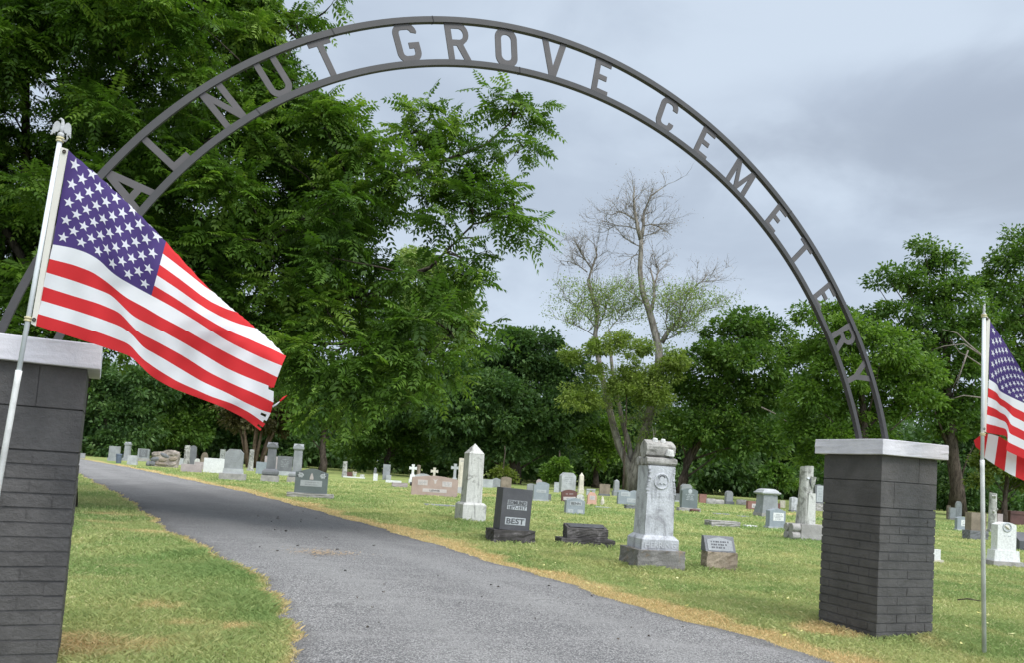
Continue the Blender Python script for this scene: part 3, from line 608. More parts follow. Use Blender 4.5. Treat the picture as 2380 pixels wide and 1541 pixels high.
def letter(ch, px, py):
    d = ray(px, py); n = Vector((-AD.y, AD.x, 0)); tt = n.dot(Vector((A0.x, A0.y, 0))) / n.dot(d); p = d * tt
    sx = (Vector((p.x, p.y)) - A0).dot(AD); sz = p.z + EYE
    tt = math.atan2(sz - AC[1], sx - AC[0]); ri, ro = PI_(tt) + BW - .004, PO(tt) - BW + .004
    # local tangent of the bow
    e = .02; (xa, za), (xb, zb) = apt((PI_(tt + e) + PO(tt + e)) / 2, tt + e), apt((PI_(tt - e) + PO(tt - e)) / 2, tt - e)
    T = Vector((xb - xa, zb - za)).normalized(); U = Vector((-T.y, T.x))
    (xi, zi), (xo, zo) = apt(ri, tt), apt(ro, tt); H = abs((Vector((xo, zo)) - Vector((xi, zi))).dot(U)) + .004
    w_, loops = glyph(ch); mid = Vector(((xi + xo) / 2, (zi + zo) / 2))
    cu = bpy.data.curves.new('g', 'CURVE'); cu.dimensions = '2D'; cu.fill_mode = 'BOTH'; cu.extrude = .004
    for lp in loops:
        sp = cu.splines.new('POLY'); sp.points.add(len(lp) - 1); sp.use_cyclic_u = True
        for q_, (a, b_) in zip(sp.points, lp): q_.co = ((a - w_ / 2) * H, (b_ - .5) * H, 0, 1)
    ob = bpy.data.objects.new('g', cu); COL.objects.link(ob); dg = bpy.context.evaluated_depsgraph_get()
    me = bpy.data.meshes.new_from_object(ob.evaluated_get(dg)); bpy.data.objects.remove(ob); bpy.data.curves.remove(cu)
    for v in me.vertices:
        a, b_, c = v.co; q2 = mid + T * a + U * b_; v.co = (q2.x, c, q2.y)
    me.name = 'letter'; me.materials.append(STEELL); link(bpy.data.objects.new('letter', me), arch)
for ch, px, py in (('W', 178, 575), ('A', 302, 440), ('L', 388, 346), ('N', 518, 244), ('U', 635, 175), ('T', 755, 130), ('G', 946.7, 101), ('R', 1065, 99.5), ('O', 1176.6, 110), ('V', 1286, 132), ('E', 1398, 178.5), ('C', 1550, 266), ('E', 1636.6, 334), ('M', 1721, 412.7), ('E', 1803, 507), ('T', 1865, 582), ('E', 1918.5, 684), ('R', 1959, 786), ('Y', 1996, 874)):
    letter(ch, px, py)

# ------------------------------------------------------------------ flags and poles
def pchip(xk, yk, x): return np.interp(x, xk, yk)
def resample(poly, us, pin=None):
    p = np.array(poly, float); d = np.r_[0, np.cumsum(np.hypot(*np.diff(p, axis=0).T))]
    if pin is None: k = d / d[-1]
    else:
        dp = d[pin]; k = np.where(d <= dp, d / dp * .4, .4 + (d - dp) / (d[-1] - dp) * .6)
    # smooth the traced polyline a little
    uf = np.linspace(0, 1, 201); xf = np.interp(uf, k, p[:, 0]); yf = np.interp(uf, k, p[:, 1])
    ker = np.exp(-np.linspace(-2, 2, 21) ** 2); ker /= ker.sum()
    def sm(v): return np.convolve(np.r_[2 * v[0] - v[10:0:-1], v, 2 * v[-1] - v[-2:-12:-1]], ker, 'valid')
    return np.stack([np.interp(us, uf, sm(xf)), np.interp(us, uf, sm(yf))], 1)
def build_flag(th, S3, nu, holes=None, star_filter=None):
    """S3(u,v)->point. stripes = red and white cloth, canton, stars on both sides are parts"""
    us = np.linspace(0, 1, nu + 1); sub = 4; vs = np.linspace(0, 1, 13 * sub + 1)
    G = np.array([[S3(u, v) for v in vs] for u in us]); kc = round(.4 * nu)
    idx = lambda i, j: i * len(vs) + j
    red, white, blue = [], [], []
    for i in range(nu):
        for j in range(13 * sub):
            f = (idx(i, j), idx(i + 1, j), idx(i + 1, j + 1), idx(i, j + 1)); st = j // sub
            if holes and holes((us[i] + us[i + 1]) / 2, (vs[j] + vs[j + 1]) / 2): continue
            (blue if (i < kc and st < 7) else red if st % 2 == 0 else white).append(f)
    V = G.reshape(-1, 3)
    def part(name, faces, mat):
        faces = np.array(faces); ids, inv = np.unique(faces, return_inverse=True)
        o = np_mesh(name, V[ids], inv.reshape(faces.shape), mat, th, smooth=True)
        return o
    part('red_stripes', red, FRED); part('white_stripes', white, FWHITE); part('canton', blue, FBLUE)
    SV, SF = [], []
    for row in range(9):
        cols = 6 if row % 2 == 0 else 5
        for cc in range(cols):
            cu_ = (.4 / 12) * (1 + 2 * cc + (0 if cols == 6 else 1)); cv = (7 / 13) * (row + 1) / 10
            for side in (1, -1):
                b0 = len(SV); ring = []
                for k in range(10):
                    r = .034 if k % 2 == 0 else .0134; a = math.pi / 2 + k * math.pi / 5
                    ring.append((cu_ + r * math.cos(a) / 1.62, cv - r * math.sin(a)))
                p0 = Vector(S3(cu_, cv)); e = .01
                nrm = (Vector(S3(cu_ + e, cv)) - p0).cross(Vector(S3(cu_, cv + e)) - p0)
                if nrm.length < 1e-12: continue
                nrm.normalize(); off = nrm * .0022 * side
                SV.append(p0 + off)
                for (a, b_) in ring: SV.append(Vector(S3(min(max(a, 0), .4), max(b_, 0))) + off)
                for k in range(10): SF.append((b0, b0 + 1 + k, b0 + 1 + (k + 1) % 10))
    np_mesh('stars', np.array([tuple(v) for v in SV]), np.array(SF), FWHITE, th)
    return G

# --- left flag, close to the camera
YL_ = 3.45
V7 = [(123, 567), (165, 574), (201.4, 585.6), (233.2, 604.2), (254.4, 628), (275.6, 643.9), (318, 667.8), (352.5, 686.3), (398, 711), (455, 745.3), (498, 774), (526.4, 792), (569.2, 813.8), (612, 833.8), (654.9, 850.9)]
V8 = [(115, 600.5), (169.6, 614), (215, 631), (249.6, 655), (284, 684), (295, 692), (344, 718), (369.4, 734), (426.5, 764), (483.6, 797), (526.4, 820), (569.2, 842), (610, 861), (644.9, 878)]
V9 = [(107.6, 632), (169.6, 651), (218.2, 668.3), (258.1, 684), (283.8, 709.7), (309.5, 735.3), (369.4, 765.3), (426.5, 796.7), (483.6, 831), (526.4, 857), (569.2, 876), (636.3, 902.3)]
V10 = [(100.7, 665), (169.6, 686.8), (226.7, 703.9), (278.1, 725.4), (298.1, 748.2), (320.9, 772.5), (369.4, 796.7), (426.5, 828.1), (483.6, 865.2), (540.7, 893.8), (597.8, 918), (635.5, 936.6)]
V11 = [(93.8, 697), (169.6, 719.6), (226.7, 738.2), (283.8, 759.6), (309.5, 779.6), (332.3, 808.1), (369.4, 828.1), (426.5, 862.4), (469.3, 888), (526.4, 913.7), (569.2, 936.5), (612, 956.5), (629.2, 960.8)]
V12 = [(87.5, 728.7), (169.6, 752.5), (241, 776.7), (300.9, 799.6), (329.5, 834), (369.4, 862), (412.3, 888), (455, 906.6), (489.3, 922.3), (540.7, 939.4), (583.5, 962), (616.3, 986.5)]
V13 = [(83.7, 756.3), (169.6, 783.9), (231, 803.9), (303.8, 828.1), (352.3, 876.6), (398, 902.3), (455, 923.7), (512.1, 945.1), (569.2, 973.7), (604.9, 1002.2)]
SIL = [(159, 347), (228, 405.4), (297, 469), (371, 543), (424, 601.5), (477, 659.8), (530, 707.5), (583, 750), (636, 797.6), (665, 828)]
nuL = 90; UL = np.linspace(0, 1, nuL + 1)
CUR = {7: resample(V7, UL, 7)}
for k_, pl in ((8, V8), (9, V9), (10, V10), (11, V11), (12, V12), (13, V13)): CUR[k_] = resample(pl, UL)
SILX = np.interp(UL, [0, .2, .4, .62, .72, .82, 1], [159, 272, 386, 500, 552, 598, 665])
silp = np.array(SIL); SILP = np.stack([SILX, np.interp(SILX, silp[:, 0], silp[:, 1])], 1)
VS = np.interp(UL, [0, .4, .62, .72, .82, 1], [0, 2, 3, 4, 5, 6])
def lf(u, v):
    a = v * 13.0; fu = u * nuL; i = min(int(fu), nuL - 1); tt = fu - i
    def col(i):
        vs_ = VS[i]; P7 = CUR[7][i]; PS = SILP[i]
        # the cloth bellies: a broad roll along the fly plus a crease
        dep = .05 * math.sin(UL[i] * 6.0 + .6 + a * .07) * min(1, UL[i] * 3) + .022 * math.sin(UL[i] * 15 + a * .35) * min(1, UL[i] * 4) + .005 * math.sin(UL[i] * 37 - a * .8) * min(1, UL[i] * 5) + .004 * math.sin(UL[i] * 11 + a * 1.3) + .0025 * math.sin(UL[i] * 61 + a * 1.9)
        if a >= 7:
            k = min(int(a), 12); f = a - k
            p = CUR[k][i] * (1 - f) + CUR[k + 1][i] * f
            return p, dep
        f = (a - vs_) / (7 - vs_)
        if f >= 0:
            g = f ** .92
            return PS + (P7 - PS) * g, dep + .07 * (1 - f) ** 2
        hid = -f                                  # turned over behind the roll
        return PS + (P7 - PS) * (.55 * hid), dep + .07 + .09 * min(1, hid * 2)
    (pa, da), (pb, db) = col(i), col(i + 1)
    p = pa * (1 - tt) + pb * tt; d = da * (1 - tt) + db * tt
    return tuple(at(p[0], p[1], YL_ + d - .16 * u))
def tatter(u, v):
    a = v * 13
    return (u > .975 and 9.05 < a < 9.35) or (u > .985 and (11.7 < a < 12.1)) or (u > .98 and 12.45 < a < 12.75) or (.972 < u < .984 and 11.35 < a < 11.6)
fl = thing('national_flag', 'stars and stripes flag with a torn fly edge, flying at the left', 'flag', at(90, 640, YL_), 0, 'flags at the gate')
def to_local(o, root):
    for c in o.children: c.location = -Vector(root)
build_flag(fl, lf, nuL, tatter)
# header tape with two grommets, and the loose shred
hA, hB = at(158, 346, YL_ - .001), at(83.7, 757.5, YL_ - .001); hC, hD = at(143, 341, YL_ - .001), at(73, 752, YL_ - .001)
bm = bmesh.new(); th_v = Vector((0, .006, 0))
nseg = 14
fr = [[hC.lerp(hD, k / nseg), hA.lerp(hB, k / nseg)] for k in range(nseg + 1)]
rows = [[bm.verts.new(a - th_v / 2), bm.verts.new(b_ - th_v / 2), bm.verts.new(b_ + th_v / 2), bm.verts.new(a + th_v / 2)] for a, b_ in fr]
for a, b_ in zip(rows, rows[1:]):
    for k in range(4): bm.faces.new((a[k], a[(k + 1) % 4], b_[(k + 1) % 4], b_[k]))
bm.faces.new(rows[0]); bm.faces.new(rows[-1][::-1])
hd = from_bm('header', bm, FHEAD, fl)
def ring_obj(name, c, r, rr_, mat, parent, axis=Vector((0, 1, 0))):
    bm = bmesh.new(); M = axis.to_track_quat('Z', 'Y').to_matrix(); rows = []
    for i in range(14):
        a = 2 * math.pi * i / 14; row = []
        for j in range(6):
            b_ = 2 * math.pi * j / 6; p = Vector(((r + rr_ * math.cos(b_)) * math.cos(a), (r + rr_ * math.cos(b_)) * math.sin(a), rr_ * math.sin(b_)))
            row.append(bm.verts.new(Vector(c) + M @ p))
        rows.append(row)
    for i in range(14):
        a, b_ = rows[i], rows[(i + 1) % 14]
        for j in range(6): bm.faces.new((a[j], b_[j], b_[(j + 1) % 6], a[(j + 1) % 6]))
    return from_bm(name, bm, mat, parent, smooth=True)
ring_obj('grommet', at(149, 351, YL_ - .008), .006, .0028, BARK, hd); ring_obj('grommet', at(79, 742, YL_ - .008), .006, .0028, BARK, hd)
p0, p1, p2 = at(634, 946, YL_ - .16), at(650, 934, YL_ - .17), at(667, 920, YL_ - .15)
tubes_obj('torn_thread', [([p0, p0.lerp(p1, .5) + Vector((0, 0, -.002)), p1], [.004, .0035, .0015], 5)], FWHITE, fl); tubes_obj('torn_thread', [([p1, p1.lerp(p2, .5) + Vector((0, 0, .002)), p2], [.0035, .004, .0008], 5)], FRED, fl)
def set_origin(root):
    """put the empty at its place without moving the world-space parts"""
    bpy.context.view_layer.update()
    inv = root.matrix_world.inverted()
    for c in root.children: c.matrix_parent_inverse = inv
set_origin(fl)

def eagle(parent, base, ax, s, yaw=0.0):
    """small cast eagle with half-raised wings on a ball"""
    bm = bmesh.new()
    bmesh.ops.create_uvsphere(bm, u_segments=12, v_segments=8, radius=.30, matrix=Matrix.Translation((0, 0, .28)))
    bmesh.ops.create_uvsphere(bm, u_segments=12, v_segments=8, radius=.30, matrix=Matrix.Translation((0, 0, .95)) @ Matrix.Diagonal((.75, .7, 1.5, 1)))
    V, F = tube_arrays([(0, 0, 1.2), (0, -.03, 1.5), (-.05, -.08, 1.72), (-.20, -.1, 1.80), (-.36, -.1, 1.70)], [.2, .15, .13, .12, .03], 8)
    vs = [bm.verts.new(v) for v in V]
    for f in F:
        ids = list(dict.fromkeys(f))
        if len(ids) > 2: bm.faces.new([vs[i] for i in ids])
    for sg in (-1, 1):
        w_ = [(.12, 1.2), (.34, 1.52), (.52, 1.58), (.70, 1.40), (.80, 1.0), (.84, .55), (.90, .15), (.74, .25), (.66, .42), (.56, .34), (.48, .55), (.36, .52), (.22, .72)]
        pts = [(sg * x, z) for x, z in w_]
        add_prism(bm, pts if sg < 0 else pts[::-1], -.05, .07)
    add_prism(bm, [(-.18, .7), (-.26, .2), (0, .12), (.26, .2), (.18, .7)], .08, .16)
    q = Vector((0, 0, 1)).rotation_difference(ax); M = Matrix.Translation(base) @ q.to_matrix().to_4x4() @ Matrix.Rotation(yaw, 4, 'Z') @ Matrix.Scale(s, 4)
    bmesh.ops.transform(bm, matrix=M, verts=bm.verts)
    return from_bm('eagle_finial', bm, SILVER, parent, smooth=False)
def pole(label, pts, radii, collars, loc):
    th = thing('flag_pole', label, 'flagpole', loc, 0, 'flagpoles at the gate')
    top, joint, foot = pts
    tubes_obj('upper_pole', [([joint - (top - joint) * .02, top], [radii[0]] * 2, 16)], POLE, th)
    tubes_obj('lower_pole', [([foot, joint.lerp(foot, .04), joint], [radii[1], radii[1], radii[1] * 1.08], 16)], SLEEVE, th)
    ax = (top - joint).normalized()
    for k, z in enumerate(collars):
        c = top + ax * z; r = radii[0]
        cb = tubes_obj('collar', [([c - ax * .009, c - ax * .008, c - ax * .003, c - ax * .002, c + ax * .003, c + ax * .004, c + ax * .011, c + ax * .012], [r * 1.1, r * 1.6, r * 1.6, r * 1.3, r * 1.3, r * 1.65, r * 1.6, r * 1.1], 16)], BRASSY, th)
    return th, ax
tL, jL = at(140, 322, YL_), at(44, 862, YL_); ftL = jL + (jL - tL) * ((jL.z + .02) / (tL.z - jL.z))
pl, ax = pole('leaning white flagpole close to the camera with an eagle finial', (tL, jL, ftL), (.0098, .0122), (-.004, -.795), (ftL.x, ftL.y, 0))
lz = (tL - at(66, 752, YL_)).length
eagle(pl, tL + ax * .004, ax, .046, R(8))
V_, F_ = tube_arrays([tL + ax * .0 + Vector((.012, 0, -.002)), tL + Vector((.026, 0, -.008)), tL + Vector((.032, 0, .006)), tL + Vector((.028, 0, .02)), tL + Vector((.045, -.004, .03))], [.004, .004, .005, .003, .002], 6)
tubes_obj('halyard_clip', [([tL + Vector((.010, -.004, -.004)), tL + Vector((.026, -.004, -.010)), tL + Vector((.034, -.004, .004)), tL + Vector((.028, -.004, .016)), tL + Vector((.046, -.004, .026))], [.004, .004, .005, .004, .002], 6)], SILVER, pl)
set_origin(pl)

# --- right flag, seen only in part: the fly wraps back behind the pole
YR_ = 5.98
def rp(zx, zy): return (2136.2 + zx * .3059, 691.1 + zy * .3059)
nuR = 60; UR = np.linspace(0, 1, nuR + 1)
RT = [rp(538, 175), rp(640, 330), rp(720, 460), rp(800, 590), rp(900, 740), rp(1050, 960), rp(1200, 1180), rp(1330, 1340)]
RM = [rp(530, 625), rp(562, 645), rp(595, 665), rp(605, 712), rp(700, 762), rp(797, 806), rp(950, 900), rp(1100, 1010), rp(1250, 1160)]
RB = [rp(508, 1030), rp(560, 1040), rp(620, 1050), rp(668, 1055), rp(672, 1120), rp(655, 1165), rp(720, 1195), rp(800, 1230), rp(950, 1330), rp(1100, 1440), rp(1200, 1500)]
CT, CM, CB = resample(RT, UR), resample(RM, UR), resample(RB, UR)
def rf(u, v):
    fu = u * nuR
    def ip(C): return np.array([np.interp(fu, range(nuR + 1), C[:, 0]), np.interp(fu, range(nuR + 1), C[:, 1])])
    a, m_, b_ = ip(CT), ip(CM), ip(CB)
    if v <= 7 / 13: p = a + (m_ - a) * (v / (7 / 13))
    else: p = m_ + (b_ - m_) * ((v - 7 / 13) / (6 / 13))
    d = .10 * math.sin(u * 9 + 1.2 + v) * min(1, u * 4) - .06 * math.exp(-((u - .16) / .09) ** 2) * v
    return tuple(at(p[0], p[1], YR_ + d))
fr_ = thing('national_flag', 'stars and stripes flag at the right edge of the photo, partly cut off', 'flag', at(2292, 870, YR_), 0, 'flags at the gate')
build_flag(fr_, rf, nuR)
# header and the folded-back lower corner hanging below the hoist
hC, hD, hA, hB = [at(*rp(*z), YR_ - .002) for z in ((512, 138), (488, 1015), (538, 168), (508, 1030))]
bm = bmesh.new(); fr2 = [[hC.lerp(hD, k / 10), hA.lerp(hB, k / 10)] for k in range(11)]
rows = [[bm.verts.new(a - th_v / 2), bm.verts.new(b_ - th_v / 2), bm.verts.new(b_ + th_v / 2), bm.verts.new(a + th_v / 2)] for a, b_ in fr2]
for a, b_ in zip(rows, rows[1:]):
    for k in range(4): bm.faces.new((a[k], a[(k + 1) % 4], b_[(k + 1) % 4], b_[k]))
bm.faces.new(rows[0]); bm.faces.new(rows[-1][::-1]); hd = from_bm('header', bm, FHEAD, fr_)
ring_obj('grommet', at(*rp(519, 160), YR_ - .01), .007, .003, BARK, hd); ring_obj('grommet', at(*rp(494, 1003), YR_ - .01), .007, .003, BARK, hd)
# underside: stripes of the fly end seen from behind, running steeply, below the fold
FT = [rp(415, 1090), rp(470, 1050), rp(530, 1038), rp(610, 1060), rp(690, 1110), rp(780, 1160), rp(900, 1230)]
FB = [rp(430, 1140), rp(470, 1170), rp(530, 1215), rp(640, 1290), rp(740, 1350), rp(850, 1400), rp(960, 1450)]
un = np.linspace(0, 1, 41); T_, B_ = resample(FT, un), resample(FB, un); Vv, fw, frd = [], [], []
for i in range(41):
    for j in range(9):
        f = j / 8; p = T_[i] * (1 - f) + B_[i] * f; p = p + np.array([-14 * f * (un[i] > .15), 0])
        Vv.append(tuple(at(p[0], p[1], YR_ + .10 + .03 * math.sin(un[i] * 9) + .02 * f)))
for i in range(40):
    for j in range(8):
        (frd if (i < 9 or (i - 9) // 6 % 2 == 1) else fw).append((i * 9 + j, (i + 1) * 9 + j, (i + 1) * 9 + j + 1, i * 9 + j + 1))
np_mesh('red_underside', Vv, frd, FRED, fr_, smooth=True); np_mesh('white_underside', Vv, fw, FWHITE, fr_, smooth=True)
set_origin(fr_)
tR, jR = at(*rp(493, 140), YR_), at(*rp(480, 1240), YR_); ftR = at(2287.5, 1518, YR_)
pr_, ax = pole('upright white flagpole standing on the lawn at the far right', (tR, jR, ftR), (.0125, .0148), (-.0, -.885), (ftR.x, ftR.y, 0))
eagle(pr_, tR + ax * .004, ax, .046, R(60)); set_origin(pr_)

# ------------------------------------------------------------------ headstones
SF = 1903.0 / SRC     # focal length in source pixels (3788 wide)
def place(x0, x1, yt, yb, b, dr, yb_left=None):
    """front-face foot line yb over x0..x1 (source px, side face included) -> origin, width, depth, height"""
    bb = R(b); xm = (x0 + x1) / 2
    G = ground_at(xm * SRC, yb * SRC); Yd = G.y
    bear = math.atan2(G.x, G.y); be = bb + bear
    k = abs(math.cos(be)) + dr * abs(math.sin(be))
    dist = Yd / SF / math.cos(bear) ** 0
    w_ = (x1 - x0) * Yd / SF / k * 1.0
    d_ = dr * w_; side = d_ * abs(math.sin(be)) / (Yd / SF)
    xf = (x0 + side + x1) / 2 if be > 0 else (x0 + x1 - side) / 2
    G = ground_at(xf * SRC, yb * SRC); G.z = 0
    c = G + Vector((-math.sin(bb), math.cos(bb), 0)) * d_ / 2
    return c, w_, d_, (yb - yt) * Yd / SF, Yd / SF, bb
def top_outline(kind, w_, z0, z1):
    h = w_ / 2; H = z1 - z0
    if kind == 'flat': return [(-h, z0), (h, z0), (h, z1), (-h, z1)]
    if kind == 'serp':
        e = min(.16 * H, .13 * w_); n = 16
        return [(-h, z0), (h, z0)] + [(h - 2 * h * i / n, z1 - e + e * (.5 - .5 * math.cos(2 * math.pi * i / n)) ** .8) for i in range(n + 1)]
    if kind == 'arc':
        e = .14 * w_; n = 14
        return [(-h, z0), (h, z0)] + [(h - 2 * h * i / n, z1 - e * (2 * i / n - 1) ** 2) for i in range(n + 1)]
    if kind == 'lowarc':
        e = .055 * w_; n = 14
        return [(-h, z0), (h, z0)] + [(h - 2 * h * i / n, z1 - e * abs(2 * i / n - 1) ** 1.6) for i in range(n + 1)]
    if kind == 'round':
        return [(-h, z0), (h, z0)] + [(h * math.cos(R(a)), z1 - h + h * math.sin(R(a))) for a in range(0, 181, 12)]
    if kind == 'peak': return [(-h, z0), (h, z0), (h, z1 - .16 * w_), (0, z1), (-h, z1 - .16 * w_)]
    if kind == 'oct': e = .22 * w_; return [(-h, z0), (h, z0), (h, z1 - e), (h - e, z1), (-h + e, z1), (-h, z1 - e)]
    if kind == 'gothic':
        pts = [(-h, z0), (h, z0)]; e = 1.15 * w_
        for i in range(9): a = i / 8; pts.append((h * math.cos(a * math.pi / 2) ** .9 if a < 1 else 0, z1 - e * .75 + e * .75 * math.sin(a * math.pi / 2) ** 1.0))
        return pts + [(-x, z) for x, z in pts[-2:1:-1]]
    if kind == 'double':
        n = 10; pts = [(-h, z0), (h, z0)]
        for cx, sg in ((h / 2, 1), (-h / 2, 1)):
            for i in range(n + 1):
                a = i / n; pts.append((cx + h * .5 - h * a, z1 - .10 * w_ + .10 * w_ * math.sin(math.pi * a) ** .6))
        return pts
    if kind == 'shoulder':
        return [(-h, z0), (h, z0), (h, z1 - .30 * w_)] + [(h * .8 * math.cos(R(a)), z1 - .30 * w_ + .30 * w_ * math.sin(R(a))) for a in range(0, 181, 15)] + [(-h, z1 - .30 * w_)]
def roughen(bm, amt, cuts, seed, keep_bottom=True, fixed_top=False):
    rnd = random.Random(seed)
    bmesh.ops.subdivide_edges(bm, edges=bm.edges[:], cuts=cuts, use_grid_fill=True)
    zt = max(v.co.z for v in bm.verts)
    for v in bm.verts:
        f = amt if not (fixed_top and v.co.z > zt - 1e-4) else amt * .15
        v.co += Vector((rnd.uniform(-1, 1), rnd.uniform(-1, 1), rnd.uniform(-1, 1) * .6)) * f
def engraved_lines(parent, x, y, z, w_, h_, n, mat, name='inscription', tilt=0):
    """rows of worn, unreadable lettering as tiny raised strokes"""
    rnd = random.Random(int(abs(x * 1000 + z * 977 + w_ * 131)) + n); bm = bmesh.new(); lh = h_ / n
    for r in range(n):
        lw = w_ * rnd.uniform(.55, .95); xx = -lw / 2
        while xx < lw / 2:
            s = rnd.uniform(.35, .8) * lh * .55
            if rnd.random() > .18: add_box(bm, x + xx, x + min(xx + s, lw / 2), y - .002, y + .004, z + h_ / 2 - (r + .78) * lh, z + h_ / 2 - (r + .28) * lh)
            xx += s + lh * .2
    if len(bm.verts) == 0: bm.free(); return
    return from_bm(name, bm, mat, parent)
def headstone(label, x0, x1, yt, yb, mat, top='flat', b=14, dr=.32, bh=0, bw=1.0, bmat=None, bdr=None, panel=None, text=None, rough_base=False, name='headstone', cat='headstone', lines=None, bevel=.012, lean=0, group='headstones in the cemetery', mid=None):
    """die with optional base: bh base height (px), bw base width over die width; x0,x1 always span the widest piece"""
    dB = bdr if bdr else dr
    c, W, D, H, s, bb = place(x0, x1, yt, yb, b, dB)
    th = thing(name, label, cat, c, bb, group)
    Hb = bh * s; wd = W / bw if bh else W; dd = dr * wd; z = 0
    if bh:
        bm = bmesh.new(); add_box(bm, -W / 2, W / 2, -D / 2, D / 2, -.05, Hb)
        if rough_base: roughen(bm, .012 if s < .01 else .02, 6, int(x0), fixed_top=True); from_bm('base', bm, bmat or mat, th)
        else: from_bm('base', bm, bmat or mat, th, bevel=bevel)
        z = Hb
    if mid:
        mh, mw, mm = mid; bm = bmesh.new(); m2 = wd * mw; add_box(bm, -m2 / 2, m2 / 2, -dd * .62, dd * .62, z, z + mh * s, .94, .94); from_bm('plinth', bm, mm, th, bevel=bevel); z += mh * s
    bm = bmesh.new(); add_prism(bm, top_outline(top, wd, z if bh else -.05, H), -dd / 2, dd / 2)
    die = from_bm('tablet', bm, mat, th, bevel=min(bevel, wd * .04))
    if lean: die.rotation_euler = (0, R(lean), 0)
    zc = z + (H - z) * .5
    for pn in (panel or []):
        px, pz, pw, ph, pm = pn[:5]
        bm = bmesh.new(); add_box(bm, px * wd - pw * wd / 2, px * wd + pw * wd / 2, -dd / 2 - .004, -dd / 2 + .01, z + (H - z) * pz - ph * (H - z) / 2, z + (H - z) * pz + ph * (H - z) / 2)
        po = from_bm('panel', bm, pm, th, bevel=.003, seg=1)
        if lean: po.rotation_euler = (0, R(lean), 0)
        if len(pn) > 5 and pn[5]:
            if isinstance(pn[5], int): e = engraved_lines(po, px * wd, -dd / 2 - .005, z + (H - z) * pz, pw * wd * .86, ph * (H - z) * .8, pn[5], LETTERM)
            else: text_on('lettering', pn[5], ph * (H - z) * (pn[6] if len(pn) > 6 else 1.0), px * wd, -dd / 2 - .005, z + (H - z) * pz, LETTERD, po, .003, pw * wd * (pn[7] if len(pn) > 7 else .86))
    for ln in (lines or []):
        px, pz, pw, ph, n = ln[:5]; e = engraved_lines(th, px * wd, -dd / 2 - .001, z + (H - z) * pz, pw * wd, ph * (H - z), n, ln[5] if len(ln) > 5 else LETTERM)
        if e and lean: e.rotation_euler = (0, R(lean), 0)
    return th, wd, dd, z, H, s
def obelisk(label, x0, x1, yt, yb, mat, b=20, bh=40, bw=1.45, tip=.2, bmat=None, taper=.86, b2=0, group='obelisks in the cemetery', lines=None, slab=0):
    c, W, D, H, s, bb = place(x0, x1, yt, yb, b, 1.0)
    th = thing('obelisk', label, 'obelisk', c, bb, group); z = 0; hb = bh * s
    bm = bmesh.new(); add_box(bm, -W / 2, W / 2, -W / 2, W / 2, -.05, hb)
    if b2: add_box(bm, -W * .41, W * .41, -W * .41, W * .41, hb + .0005, hb + b2 * s)
    else:
        v2 = add_box(bm, -W * .49, W * .49, -W * .49, W * .49, hb + .0005, hb + .05 * H * .5, .86, .86)
    from_bm('base', bm, bmat or mat, th, bevel=.012)
    z = hb + (b2 * s if b2 else .025 * H); ws = W / bw; zt = H - tip * H
    bm = bmesh.new(); add_box(bm, -ws / 2, ws / 2, -ws / 2, ws / 2, z, zt, taper, taper); from_bm('shaft', bm, mat, th, bevel=.008)
    wt = ws * taper * 1.04; bm = bmesh.new()
    q = [bm.verts.new(p) for p in ((-wt / 2, -wt / 2, zt), (wt / 2, -wt / 2, zt), (wt / 2, wt / 2, zt), (-wt / 2, wt / 2, zt))]; a = bm.verts.new((0, 0, H))
    bm.faces.new(q[::-1])
    for k in range(4): bm.faces.new((q[k], q[(k + 1) % 4], a))
    from_bm('pyramid_tip', bm, mat, th, bevel=.006)
    for ln in (lines or []): engraved_lines(th, 0, -ws * .47, z + (zt - z) * ln[0], ws * .6, (zt - z) * ln[1], ln[2], LETTERM)
    return th, ws, z, zt, H, s
